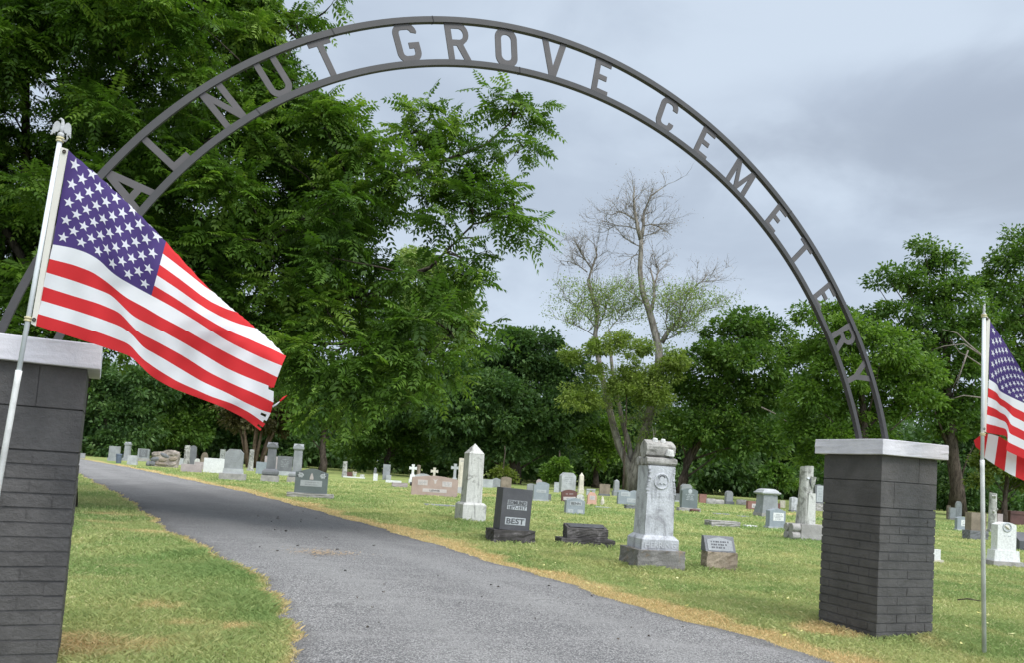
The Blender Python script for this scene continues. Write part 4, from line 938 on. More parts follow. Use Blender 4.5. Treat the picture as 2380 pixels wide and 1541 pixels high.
def stump(label, x0, x1, yt, yb, mat, b=10, logs=False, seed=1, bh=0, stubs=True, flare=1.25, group='tree trunk monuments'):
    c, W, D, H, s, bb = place(x0, x1, yt, yb, b, .9 if not logs else .62)
    th = thing('tree_trunk_monument', label, 'monument', c, bb, group); rnd = random.Random(seed); z = 0
    ws = W
    if logs:
        hb = bh * s; z = hb; r = hb / 4 * 1.02; ws = W * .50; L_ = W / 2
        for k, (yy_, zz) in enumerate(((-D / 4, r), (D / 4, r), (-D / 4, 3 * r * .98), (D / 4, 3 * r * .98))):
            V, F = tube_arrays([(-L_, yy_, zz), (-L_ * .98, yy_, zz), (0, yy_, zz), (L_ * .98, yy_, zz), (L_, yy_, zz)], [r * .97, r * 1.02, r * 1.04, r * 1.02, r * .97], 18, .02, rnd)
            bm = bmesh.new(); vs = [bm.verts.new(v) for v in V]
            for f in F:
                ids = list(dict.fromkeys(f))
                if len(ids) > 2: bm.faces.new([vs[i] for i in ids])
            from_bm('log', bm, CONC, th)
        bm = bmesh.new(); add_box(bm, -L_ * .93, L_ * .93, -D / 4, D / 4, .0, hb * .985); add_box(bm, -L_ * .5, L_ * .995, -D * .47, D * .47, 0, hb * .99); from_bm('log_core', bm, CONC, th, bevel=.02)
    elif bh:
        bm = bmesh.new(); add_box(bm, -W / 2, W / 2, -W * .45, W * .45, -.05, bh * s); roughen(bm, .012, 4, seed, fixed_top=True); from_bm('base', bm, mat, th); z = bh * s; ws = W * .8
    r0 = ws / 2; n = 22; prof = []
    K_ = 14
    bm = bmesh.new(); rings = []
    ph = [rnd.uniform(0, 6.28) for _ in range(4)]
    for i in range(K_ + 1):
        f = i / K_; r = r0 * ((1 - f) ** 2.2 * (1 - 1 / flare) + 1 / flare); ring = []
        for k in range(n):
            a = 2 * math.pi * k / n
            rr_ = r * (1 + .05 * math.sin(3 * a + ph[0] + f) + .03 * math.sin(7 * a + ph[1] + 3 * f) + rnd.uniform(-.015, .015))
            ring.append(bm.verts.new((rr_ * math.cos(a), rr_ * math.sin(a) * .95, z - .03 * (i == 0) + (H - z) * f + (.05 * ws * math.cos(a + ph[2]) if i == K_ else 0))))
        rings.append(ring)
    for a, b_ in zip(rings, rings[1:]):
        for k in range(n): bm.faces.new((a[k], a[(k + 1) % n], b_[(k + 1) % n], b_[k]))
    bm.faces.new(rings[0][::-1]); bm.faces.new(rings[-1])
    from_bm('trunk_shaft', bm, mat, th, smooth=False)
    if stubs:
        for k in range(4 if H / s > 80 else 2):
            a = rnd.uniform(-2.4, -.6); zz = z + (H - z) * rnd.uniform(.35, .88); d = Vector((math.cos(a), math.sin(a), .5)); r = r0 / flare
            tubes_obj('branch_stub', [([d * r * .7 + Vector((0, 0, zz)), d * r * 1.12 + Vector((0, 0, zz + r * .25)), d * r * 1.28 + Vector((0, 0, zz + r * .4))], [r * .36, r * .30, r * .27], 9)], mat, th, smooth=False)
    return th, ws, z, H, s, r0, flare
def cross(label, cx, yt, yb, wpx, ped, pedh, mat, b=12):
    c, W, D, H, s, bb = place(cx - ped / 2, cx + ped / 2, yt, yb, b, .7)
    th = thing('stone_cross', label, 'cross', c, bb, 'stone crosses'); hp = pedh * s
    bm = bmesh.new(); add_box(bm, -W / 2, W / 2, -D / 2, D / 2, -.05, hp * .45, .96, .96); add_box(bm, -W * .40, W * .40, -D * .4, D * .4, hp * .45 + .0005, hp, .8, .8); from_bm('pedestal', bm, mat, th, bevel=.012)
    a = wpx * s / 2; t_ = a * .30; zc = H - a * 1.0
    bm = bmesh.new(); f = t_ * 1.35
    pts = [(-t_ * 1.1, hp), (t_ * 1.1, hp), (t_, zc - t_), (a, zc - f), (a, zc + f), (t_, zc + t_), (f, H), (-f, H), (-t_, zc + t_), (-a, zc + f), (-a, zc - f), (-t_, zc - t_)]
    add_prism(bm, pts, -t_ * .8, t_ * .8); from_bm('cross', bm, mat, th, bevel=.008); return th
def capped_column(label, x0, x1, yt, yb, shaft_w, cap_w, cap_h, base_h, die_h, mat, basemat, b=10, diew=.9, dark=None):
    c, W, D, H, s, bb = place(x0, x1, yt, yb, b, 1.0)
    th = thing('column_monument', label, 'monument', c, bb, 'capped column monuments'); k = W / (x1 - x0)
    k = s / (math.cos(bb) + math.sin(bb)) if False else s
    hb = base_h * s; hd = die_h * s; hc = cap_h * s; q = W / ((x1 - x0) * s)
    ws = shaft_w * s * q; wc = cap_w * s * q
    bm = bmesh.new(); add_box(bm, -W / 2, W / 2, -W / 2, W / 2, -.05, hb, .97, .97); from_bm('base', bm, basemat, th, bevel=.015)
    if hd:
        bm = bmesh.new(); wd = W * diew; n = 6; rings = []
        prof = [(.86, 0), (1.0, .22), (1.0, .55), (.9, .8), (.72, 1.0)]
        for f, z in prof:
            h_ = wd / 2 * f; rings.append([bm.verts.new(p) for p in ((-h_, -h_, hb + hd * z), (h_, -h_, hb + hd * z), (h_, h_, hb + hd * z), (-h_, h_, hb + hd * z))])
        for a, b_ in zip(rings, rings[1:]):
            for kk in range(4): bm.faces.new((a[kk], a[(kk + 1) % 4], b_[(kk + 1) % 4], b_[kk]))
        bm.faces.new(rings[0][::-1]); bm.faces.new(rings[-1]); from_bm('plinth', bm, dark or mat, th, bevel=.01)
    zt = H - hc; bm = bmesh.new(); add_box(bm, -ws / 2, ws / 2, -ws / 2, ws / 2, hb + hd, zt, .9, .9); from_bm('shaft', bm, mat, th, bevel=.01)
    bm = bmesh.new(); h_ = wc / 2; add_box(bm, -h_ * .86, h_ * .86, -h_ * .86, h_ * .86, zt, zt + hc * .18, 1.16, 1.16); add_box(bm, -h_, h_, -h_, h_, zt + hc * .1805, zt + hc * .5)
    for rot in (0, 1):                       # crossed gables
        pts = [(-h_ * .95, zt + hc * .5005), (h_ * .95, zt + hc * .5005), (0, H - (.002 if rot else 0))]
        n0 = len(bm.verts); add_prism(bm, pts, -h_ * .93, h_ * .93); bm.verts.ensure_lookup_table()
        if rot: bmesh.ops.rotate(bm, verts=bm.verts[n0:], cent=(0, 0, 0), matrix=Matrix.Rotation(math.pi / 2, 3, 'Z'))
    from_bm('cap', bm, mat, th, bevel=.006); return th
def flat_marker(label, x0, x1, yt, yb, mat, b=12, dr=.55, rough=True, name='flat_marker', hfrac=.5, slope=0.0):
    """low marker: visible height is partly its top face"""
    c, W, D, H, s, bb = place(x0, x1, yt, yb, b, dr)
    th = thing(name, label, 'grave marker', c, bb, 'low grave markers'); h = max(.03, H * hfrac)
    bm = bmesh.new(); vs = add_box(bm, -W / 2, W / 2, -D / 2, D / 2, -.05, h)
    if slope:
        for v in vs:
            if v.co.z > 0 and v.co.y > 0: v.co.z = h * (1 + slope)
    if rough: roughen(bm, .014, 5, int(x0), fixed_top=True); from_bm('slab', bm, mat, th)
    else: from_bm('slab', bm, mat, th, bevel=.01)
    return th, W, D, h
def pnl(pz=.55, pw=.6, ph=.3, n=3, m=None, px=0): return (px, pz, pw, ph, m or PANEL, n)

# ---- far left, beyond the bend of the drive
headstone('small pale grey block headstone peeking out beside the left brick pillar', 291, 313.5, 1678, 1698, GREY, b=5)
headstone('tall plain grey slab headstone on a base, behind the rubbish bin', 398, 443, 1652.6, 1707, GREY, 'flat', 8, .3, 11, 1.15, lines=[(0, .6, .6, .3, 3)])
headstone('small low light grey headstone just right of the rubbish bin', 470, 507, 1686.5, 1721, LIGHT, 'flat', 6, .4, 10, 1.05)
headstone('square grey headstone with a darker panel, left of the rock monument', 506, 552, 1662, 1708, GREY, 'flat', 10, .35, 11, 1.12, CONC, panel=[(0, .52, .74, .8, MID, 4)])
# rubbish bin
c, W, D, H, s, bb = place(422.6, 452.6, 1680.6, 1715, 0, 1.0); bn = thing('rubbish_bin', 'blue grey plastic rubbish bin standing among headstones beside the drive', 'bin', c)
bm = bmesh.new(); r = W / 2; add_lathe(bm, [(r * .78, 0), (r * .80, .03), (r * .93, H * .86)], 20); from_bm('body', bm, BIN, bn, bevel=.01)
bm = bmesh.new(); add_lathe(bm, [(r * .93, H * .861), (r * 1.0, H * .865), (r * 1.0, H * .93), (r * .9, H * .99), (r * .5, H)], 20); from_bm('lid', bm, BIN, bn, bevel=.006)
for sg in (-1, 1): tubes_obj('handle', [([(sg * r * .9, -.06, H * .74), (sg * r * 1.05, -.05, H * .74), (sg * r * 1.05, .05, H * .74), (sg * r * .9, .06, H * .74)], [.015] * 4, 6)], BIN, bn)
capped_column('narrow pale column monument with a dark band under its block cap, behind the bin', 450, 486, 1637, 1706, 24, 27, 13, 10, 0, GREY, GREY, 6, dark=MID)
# rock monument
c, W, D, H, s, bb = place(554, 662, 1665, 1729, 12, .55); th = thing('rock_monument', 'wide rugged brown fieldstone monument, grey and pink rocks piled together', 'monument', c, bb)
rnd = random.Random(11); bm = bmesh.new()
add_prism(bm, [(-W * .44, 0), (W * .46, 0), (W * .46, H * .88), (W * .3, H * .97), (W * .05, H * .98), (-W * .08, H * .86), (-W * .4, H * .82)], -D * .3, D * .34)
roughen(bm, .03, 4, 3); from_bm('rock_core', bm, ROCK, th)
for (rx, rz, sx, sz) in ((-.3, .68, .3, .22), (.0, .62, .34, .2), (.28, .78, .32, .3), (.3, .45, .3, .2), (-.05, .36, .3, .2), (-.33, .38, .28, .22), (-.4, .14, .2, .24), (-.1, .12, .4, .2), (.25, .14, .35, .22)):
    bm = bmesh.new(); bmesh.ops.create_icosphere(bm, subdivisions=2, radius=.56)
    for v in bm.verts: v.co *= 1 + rnd.uniform(-.16, .10); v.co.x = max(-.47, min(.47, v.co.x)); v.co.z = max(-.43, min(.43, v.co.z))
    bmesh.ops.transform(bm, matrix=Matrix.Translation((rx * W, -D * .26, rz * H + .03)) @ Matrix.Rotation(rnd.uniform(-.35, .35), 4, 'Y') @ Matrix.Diagonal((sx * W * 1.15, D * .26, sz * H * 1.3, 1)), verts=bm.verts)
    from_bm('rock', bm, (ROCK, BROWN, MID, PINKGREY)[rnd.choice((0, 0, 1, 1, 2, 3))], th)
bm = bmesh.new(); bmesh.ops.create_icosphere(bm, subdivisions=3, radius=.5)
for v in bm.verts: v.co *= 1 + rnd.uniform(-.06, .06)
bmesh.ops.transform(bm, matrix=Matrix.Translation((-W * .54, -D * .1, .1)) @ Matrix.Diagonal((.3, .4, .34, 1)), verts=bm.verts); from_bm('rock', bm, MID, th)
headstone('dark grey round-topped headstone directly behind the white trunk column', 698, 723, 1650, 1720, MID, 'round', 8, .3)
stump('white trunk-shaped column monument with knots, touching a dark round headstone', 674, 701, 1650, 1722, STUMP, seed=2)
headstone('low pale grey headstone partly behind the rock monument', 660, 677, 1697, 1722, LIGHT, b=5)
headstone('tiny white round-topped headstone right of the dark round one', 719, 738, 1698, 1722, STAINED, 'round', 5, .3)
headstone('small brown weathered pointed headstone under the dark trees', 742, 767, 1675, 1716, BROWN, 'gothic', 5, .3)
headstone('low pinkish block headstone, second row behind the flush pink-grey one', 719, 758, 1711, 1738, PINKGREY, 'flat', 8, .5)
headstone('wide low pink-grey block headstone at the edge of the lawn', 670, 744, 1720, 1749, PINKGREY, 'flat', 10, .4, bevel=.02)
headstone('wide plain white marble block headstone left of the grey octagonal one', 752, 842, 1698, 1752, MARBLE, 'flat', 6, .3, 4, 1.03, MARBLE)
headstone('thin pale column headstone standing behind the white marble block', 810, 831, 1664, 1722, STAINED, 'flat', 8, .9, 4, 1.1)
headstone('grey headstone with cut shoulders on a two-step plinth and brown base', 811, 908, 1664, 1777, GREY, 'oct', 11, .34, 23, 1.44, CONC, panel=None, mid=(18, 1.12, LIGHT), lines=[(0, .5, .6, .3, 4)], bdr=.45)
stump('white lichen-stained trunk column standing in front of the crape myrtle', 912, 940, 1666, 1743, STUMP, seed=5, bh=6)
headstone('plain pale blue-grey slab headstone left of the tall capped column', 946, 987, 1711, 1755, BLUE, 'flat', 8, .3)
headstone('pinkish slab headstone mostly hidden behind the dark-plinth column', 976, 1030, 1690, 1752, PINKGREY, 'flat', 8, .3)
capped_column('tall grey column monument with gabled cap and bulging dark plinth', 964, 1031, 1638, 1784, 34, 42, 23, 23, 24, MID, CONC, 10, .92, MID)
headstone('dark grey slab headstone on a light base between the two capped columns', 1020, 1080, 1690, 1761, MID, 'flat', 9, .3, 16, 1.1, LIGHT, lines=[(0, .55, .7, .6, 5, GREY)])
capped_column('capped column monument half hidden behind the large green-grey headstone', 1061, 1128, 1644, 1787, 34, 41, 23, 20, 18, GREY, CONC, 10, .88, GREY)
# large green-grey headstone near the drive
th, wd, dd, z, H, s = headstone('large green-grey serpentine-top headstone with carved praying hands, near the drive', 1063, 1232, 1736.5, 1843, GREEN, 'serp', 9, .17, 16, 1.42, CONC, bdr=.2, rough_base=True, panel=[(0, .40, .66, .24, PANEL, 2)])
for sg in (-1, 1):
    bm = bmesh.new(); rnd = random.Random(4 + sg)
    for k in range(6):
        a = k * math.pi / 3; bmesh.ops.create_uvsphere(bm, u_segments=8, v_segments=5, radius=.035, matrix=Matrix.Translation((sg * wd * .34 + .045 * math.cos(a), -dd / 2, z + (H - z) * .72 + .045 * math.sin(a))) @ Matrix.Diagonal((1, .25, 1, 1)))
    from_bm('carved_flower', bm, PANEL, th)
    bm = bmesh.new()
    for k in range(5): bmesh.ops.create_uvsphere(bm, u_segments=8, v_segments=5, radius=.026, matrix=Matrix.Translation((sg * wd * (.30 + .035 * k), -dd / 2, z + (H - z) * (.83 - .004 * k * k * 2.4))) @ Matrix.Diagonal((1, .25, 1, 1)))
    from_bm('carved_leaves', bm, LETTERD, th)
bm = bmesh.new(); zz = z + (H - z) * .68
add_prism(bm, [(-.05, zz - .08), (.05, zz - .08), (.045, zz - .02), (.02, zz + .06), (.0, zz + .1), (-.025, zz + .05), (-.045, zz - .02)], -dd / 2 - .008, -dd / 2 + .005); from_bm('carved_hands', bm, PANELP, th, bevel=.004)

# ---- middle distance, left of the obelisk
stump('slim white trunk column leaning at the wood edge, left of a dark low slab', 1263, 1283, 1709, 1767, STUMP, seed=9)
headstone('low dark red slab headstone beside a white flower vase', 1279, 1304, 1748, 1765, RED, 'flat', 6, .3)
def vase(label, x0, x1, yt, yb, flower):
    c, W, D, H, s, bb = place(x0, x1, yt, yb, 0, 1.0); v = thing('flower_vase', label, 'vase', c); r = W / 2
    bm = bmesh.new(); add_lathe(bm, [(r * .7, 0), (r * .5, H * .15), (r * .6, H * .3), (r, H * .8), (r * 1.1, H)], 14); from_bm('body', bm, MARBLE, v)
    if flower:
        bm = bmesh.new(); rnd = random.Random(3)
        for k in range(9): bmesh.ops.create_icosphere(bm, subdivisions=1, radius=r * .35, matrix=Matrix.Translation((rnd.uniform(-r, r) * 1.3, rnd.uniform(-r, r), H * rnd.uniform(1.05, 1.4))))
        from_bm('flowers', bm, flower, v)
vase('white urn-shaped vase with pale flowers next to a dark red slab', 1303, 1319, 1754, 1769, CREAM)
headstone('tiny pale cube marker on a white strip at the wood edge', 1331, 1347, 1757, 1769, STAINED, 'flat', 5, .8)
flat_marker('long white kerb-like ledger between vase and cube marker at the wood edge', 1270, 1350, 1763, 1770, MARBLE, 4, .25, False, 'ledger', .6)
obelisk('dark slender pillar monument behind a small white slab', 1379, 1392, 1731, 1776, MID, 8, 6, 1.2, .1)
headstone('small upright white slab headstone in front of a dark slender pillar', 1380, 1396, 1754, 1780, MARBLE, 'flat', 6, .4)
headstone('tall grey square-shaft headstone on its own near the wood edge', 1413, 1442, 1720, 1777, GREY, 'flat', 10, .7, 4, 1.08, lines=[(0, .85, .7, .12, 2)])
headstone('small white block headstone at the foot of the tall grey shaft', 1428, 1446, 1759, 1778, LIGHT, 'flat', 8, .5)
flat_marker('pinkish low rough marker, nearest of the low ones left of the crosses', 1448.5, 1507, 1784, 1804, PINKGREY, 14, .4, True, hfrac=.8)
flat_marker('white low flat marker behind the pinkish rough one', 1426, 1484, 1776, 1788, MARBLE, 10, .4, False, hfrac=.7)
cross('white stone cross on a stepped pedestal, left of the wide pink headstone', 1524, 1720, 1789, 28, 28, 32, MARBLE)
stump('short brown mossy stump monument behind the left white cross', 1537, 1554, 1723, 1782, BROWN, seed=14)
headstone('white slab headstone whose top shows behind the wide pink headstone', 1532, 1592, 1754, 1800, LIGHT, 'arc', 6, .25)
cross('small cream stone cross rising behind the middle of the wide pink headstone', 1603, 1732, 1800, 27, 26, 34, CREAM)
cross('pale stone cross behind the right end of the wide pink headstone', 1679, 1717.6, 1800, 30, 26, 30, LIGHT)
th, wd, dd, z, H, s = headstone('wide low pink granite family headstone with two inset panels and name scroll', 1520, 1691, 1763, 1837, PINK, 'lowarc', 10, .13,
    panel=[(-.27, .64, .21, .26, PANELP, 3), (.26, .62, .21, .26, PANELP, 3), (0, .27, .52, .17, PANELP, 'LEWIS', .8, .42)], bevel=.015)
bm = bmesh.new(); add_prism(bm, [(-.03, H * .62), (.03, H * .62), (.035, H * .74), (.09, H * .86), (.02, H * .80), (-.02, H * .80), (-.09, H * .85), (-.035, H * .74)], -dd / 2 - .006, -dd / 2 + .004); from_bm('carved_spray', bm, PANELP, th)
tubes_obj('black_vase', [([(-wd * .52, -.02, H * .44), (-wd * .52, -.02, H * .62)], [.03, .05], 8)], LETTERD, th)
headstone('tall slim cream column headstone on a stepped white base behind the obelisk', 1686, 1715, 1697, 1828, CREAM, 'flat', 8, .9, 24, 1.35, LIGHT, lines=[(0, .9, .6, .06, 1)])
obelisk('tall white marble obelisk with dark streaks and a pyramid top, left of BEST', 1679, 1796, 1642, 1933, STAINED, 22, 62, 1.46, .135, STAINED, .93, lines=None)
flat_marker('thin flush grave marker in the grass left of the big obelisk', 1568, 1690, 1857, 1874, GREY, 8, .35, False, hfrac=.25)
headstone('low wide grey headstone just right of the big obelisk', 1783, 1822, 1775, 1805, LIGHT, 'flat', 8, .3)
headstone('small grey pointed-arch headstone in front of a leafy shrub', 1820, 1850, 1770, 1805, GREY, 'peak', 10, .3)
headstone('twin brown and grey streaked slab headstone beside the pointed one', 1850, 1891, 1766, 1806, BROWN, 'arc', 10, .4)

# ---- BEST stone and its neighbours
th, wd, dd, z, H, s = headstone('dark grey granite upright headstone lettered BEST on a rough black base', 1791, 1979, 1812, 2012, DARK, 'flat', 20, .62, 47, 1.38, DARKROUGH, .62, rough_base=True, lean=2.2,
    panel=[(.01, .66, .66, .115, GREY, 'EDMUND', 1.1, .9), (.01, .54, .66, .095, PANEL, '1877-1917', 1.1, .9), (.0, .215, .68, .18, PANEL, 'BEST', 1.0, .88)])
# low dark two-tier marker
c, W, D, H, s, bb = place(2050, 2274, 1946, 2026, 12, .44); th = thing('headstone', 'low black rock-faced two-tier grave marker right of BEST', 'headstone', c, bb, 'headstones in the cemetery')
bm = bmesh.new(); add_box(bm, -W / 2, W / 2, -D / 2, D / 2, -.05, .115); roughen(bm, .007, 11, 5, fixed_top=True); from_bm('base', bm, DARKROUGH, th)
bm = bmesh.new(); vs = add_box(bm, -W * .38, W * .38, -D * .36, D * .36, .115, .30)
for v in vs:
    if v.co.z > .2: v.co.z = .27 if v.co.y < 0 else .33
roughen(bm, .008, 11, 6, fixed_top=True); from_bm('bevel_block', bm, DARKROUGH, th)
bm = bmesh.new(); q = [bm.verts.new(p) for p in ((-W * .33, -D * .28, .291), (W * .33, -D * .28, .291), (W * .33, D * .28, .334), (-W * .33, D * .28, .334))]; bm.faces.new(q); bmesh.ops.solidify(bm, geom=bm.faces[:], thickness=-.004); from_bm('polished_top', bm, MID, th)

headstone('grey headstone with a polished band, immediately right of BEST', 1967, 2030, 1797, 1855, BLUE, 'flat', 10, .3, 5, 1.08, LIGHT, panel=[(0, .58, .66, .2, PANEL, 1)])
headstone('tiny grey block marker attached beside the banded grey headstone', 2018, 2038, 1830, 1854, MID, 'flat', 18, .9)
headstone('arched grey headstone behind the one with a polished band', 1980, 2030, 1785, 1830, BLUE, 'arc', 8, .3, lines=[(0, .6, .6, .3, 2)])
headstone('grey arched headstone left of and behind the banded one', 1947, 1982, 1791, 1832, GREY, 'arc', 8, .3)
headstone('small pinkish round-topped headstone farthest back in the arched cluster', 1981, 2004, 1775, 1822, PINKGREY, 'round', 6, .3)
headstone('tall pale grey block headstone with sloping top edges under the trees', 2066, 2128, 1750.6, 1823, LIGHT, 'oct', 14, .55, lines=[(0, .6, .7, .4, 4, GREY)], bevel=.03)
headstone('narrow grey headstone hugging the left of the tall pale block', 2047, 2067, 1786, 1823, LIGHT, 'flat', 8, .4, 4, 1.1)
obelisk('small pinkish-white obelisk with brown streaks right of the tall pale block', 2135, 2160, 1750, 1828, CREAM, 10, 16, 1.22, .16)
headstone('leaning dark red headstone with a grey name band, behind a grey one', 2075, 2135, 1814, 1858, RED, 'arc', 12, .2, panel=[(.0, .28, .8, .26, PANELP, 1)], lean=-3, lines=[(0, .66, .55, .22, 1, PINKGREY)])
headstone('stained white round-topped headstone beside the dark red one', 2130, 2160, 1830, 1872, STAINED, 'round', 10, .3)
headstone('grey serpentine headstone lettered across a pale band, in front of the red one', 2086, 2162, 1845, 1903, BLUE, 'serp', 14, .34, panel=[(0, .66, .62, .24, PANEL, 'BENN', .9, .8), (-.27, .18, .3, .22, PANEL, 1), (.26, .18, .3, .22, PANEL, 1)])
headstone('small salmon-pink headstone on a thin base', 2168, 2208, 1823, 1869, SALMON, 'shoulder', 14, .3, 5, 1.12, SALMON, panel=[(0, .5, .6, .36, PANELP, 2)])
# bench with a snapped white top behind the salmon stone
c, W, D, H, s, bb = place(2166, 2202, 1811, 1834, 8, .4); bn = thing('stone_bench', 'small white stone bench behind the salmon-pink headstone', 'bench', c, bb)
bm = bmesh.new(); add_box(bm, -W / 2, W / 2, -D / 2, D / 2, H * .78, H); from_bm('seat', bm, LIGHT, bn, bevel=.02)
for sg in (-1, 1): bm = bmesh.new(); add_box(bm, sg * W * .3 - .08, sg * W * .3 + .08, -D * .35, D * .35, -.02, H * .78); from_bm('leg', bm, LIGHT, bn, bevel=.01)
headstone('grey streaky square headstone on a dark base under black shade', 2213, 2257, 1793, 1836, BROWN, 'flat', 6, .35, 7, 1.1, MID)
obelisk('small blue-grey obelisk left of the forked tree trunk', 2262, 2294, 1775, 1836, GREY, 8, 16, 1.35, .12)
headstone('wide grey double headstone partly hidden behind the tall marble monument', 2281, 2372, 1816, 1869, BLUE, 'double', 10, .2, panel=[(.12, .3, .5, .28, PANEL, 1), (-.2, .72, .4, .3, PANEL, 1)])
tubes_obj_c = ground_at(2228 * SRC, 1869 * SRC); lt = thing('grave_lantern', 'tiny white bottle-shaped grave light standing alone in the grass', 'grave light', tubes_obj_c)
bm = bmesh.new(); add_lathe(bm, [(.07, 0), (.075, .05), (.07, .16), (.03, .26), (.008, .33)], 12); from_bm('body', bm, CREAM, lt)
flat_marker('pale flush marker in the grass below the tiny white grave light', 2200, 2262, 1871, 1881, LIGHT, 8, .5, False, hfrac=.2)
flat_marker('low dark slanted marker at the left foot of the tall marble monument', 2308, 2356, 1865, 1884, MID, 14, .6, True, hfrac=.7)

# ---- tall marble monument topped with carved logs
c, W, D, H, s, bb = place(2284, 2534, 1629, 2116, 13, 1.0)
th = thing('log_topped_monument', 'tall grey-white marble monument crowned with carved stone logs, on a rust-stained base', 'monument', c, bb)
k = H / 487.0; h1, h2, h3 = 75 * k, 128 * k, 388 * k
bm = bmesh.new(); add_box(bm, -W / 2, W / 2, -W / 2, W / 2, -.05, h1, .985, .985); roughen(bm, .006, 6, 2); from_bm('base', bm, RUST, th, bevel=.004, seg=1)
w2 = W * .775; bm = bmesh.new(); add_box(bm, -w2 / 2, w2 / 2, -w2 / 2, w2 / 2, h1, h2 - .05); add_box(bm, -w2 / 2, w2 / 2, -w2 / 2, w2 / 2, h2 - .0495, h2, .80, .80); from_bm('plinth', bm, MARBLEG, th, bevel=.008)
bm = bmesh.new(); w3 = W * .60; add_box(bm, -w3 / 2, w3 / 2, -w3 / 2, w3 / 2, h2, h2 + (h3 - h2) * .62, .965, .965)
w4 = w3 * .965; zs = h2 + (h3 - h2) * .62
add_box(bm, -w4 * .455, w4 * .455, -w4 * .49, w4 * .49, zs + .0005, h3, 1.0, 1.0); add_box(bm, -w4 * .5, w4 * .5, -w4 * .44, w4 * .44, zs + .0005, h3 - .0005)
from_bm('shaft', bm, MARBLEG, th, bevel=.008)
# carved wreath with an emblem, garland on the corners, name on the plinth
yf = -w4 * .49; zc = zs + (h3 - zs) * .42
ring_obj('carved_wreath', (0, yf, zc), w3 * .25, w3 * .035, MARBLEG, th); 
bm = bmesh.new(); add_prism(bm, [(-.055, zc - .04), (-.02, zc - .02), (0, zc - .045), (.02, zc - .02), (.055, zc - .04), (.03, zc + .03), (.05, zc + .06), (0, zc + .09), (-.05, zc + .06), (-.03, zc + .03)], yf - .012, yf + .004); from_bm('carved_emblem', bm, MARBLEG, th, bevel=.004)
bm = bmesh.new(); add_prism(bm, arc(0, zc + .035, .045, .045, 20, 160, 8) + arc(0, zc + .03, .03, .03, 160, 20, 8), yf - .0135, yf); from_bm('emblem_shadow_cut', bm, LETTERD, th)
rnd = random.Random(8)
for sx in (-1, 1):
    bm = bmesh.new()
    for q_ in range(16):
        f = q_ / 15; bmesh.ops.create_icosphere(bm, subdivisions=1, radius=.022 * rnd.uniform(.7, 1.2), matrix=Matrix.Translation((sx * w4 * (.465 - .03 * math.sin(f * 5)), -w4 * .465, h3 - .02 - f * (h3 - zs) * 1.0)))
    from_bm('carved_garland', bm, MARBLEG, th, smooth=True)
engraved_lines(th, 0, -w3 * .487, zs - (zs - h2) * .30, w3 * .7, .26, 5, MARBLEG)
text_on('lettering', 'HERRING', .10, .0, -w2 / 2 - .002, (h1 + h2 - .05) / 2, LETTERH, th, .004, w2 * .84)
lw = w3 * .55
def carved_log(y, z, r, L_, seed):
    rnd = random.Random(seed); n = 20; rows = []; bm = bmesh.new(); ph = rnd.uniform(0, 6)
    xs_ = [-L_ / 2, -L_ / 2 + .004] + [(-.5 + i / 12) * L_ for i in range(1, 12)] + [L_ / 2 - .02, L_ / 2]
    for i, x in enumerate(xs_):
        e = .96 if i == 0 else .78 if i == len(xs_) - 1 else .93 if i == len(xs_) - 2 else 1
        rows.append([bm.verts.new((x, y + r * e * (1 + .05 * math.sin(5 * a + ph) + .035 * math.sin(9 * a + x * 9) + rnd.uniform(-.015, .015)) * math.cos(a), z + r * e * (1 + .05 * math.sin(5 * a + ph) + .035 * math.sin(9 * a + x * 9 + ph)) * math.sin(a))) for a in [2 * math.pi * k / n for k in range(n)]])
    for a, b_ in zip(rows, rows[1:]):
        for q_ in range(n): bm.faces.new((a[q_], a[(q_ + 1) % n], b_[(q_ + 1) % n], b_[q_]))
    bm.faces.new(rows[0][::-1]); bm.faces.new(rows[-1]); return from_bm('carved_log', bm, LOGM, th)
hl = H - h3; r1 = hl * .165
for yy_ in (-w3 * .34, 0.0, w3 * .34): carved_log(yy_, h3 + r1, r1, w3 * 1.08, int(yy_ * 100) + 3)
rbig = hl * .345; carved_log(-w3 * .06, h3 + 2 * r1 * .93 + rbig * .93, rbig, w3 * 1.06, 21)
for (x, y, z, r) in ((-.16 * w3, -.1 * w3, H - .0, .035), (.12 * w3, -.12 * w3, H - .005, .032), (.28 * w3, -w3 * .38, H - hl * .42, .045)):
    tubes_obj('knot', [([(x, y, z - .05), (x, y - .01, z), (x, y - .015, z + .018)], [r * 1.3, r, r * .8], 9)], STAINED, th, smooth=False)
tubes_obj('dry_weed', [([(-.14 * w3, .02, H), (-.16 * w3, .02, H + .10), (-.2 * w3, .03, H + .17)], [.003, .003, .001], 4), ([(-.14 * w3, .02, H), (-.10 * w3, .02, H + .08), (-.12 * w3, .0, H + .16)], [.003, .002, .001], 4), ([(-.15 * w3, .02, H + .06), (-.06 * w3, .0, H + .12)], [.002, .001], 4)], TWIG, th)

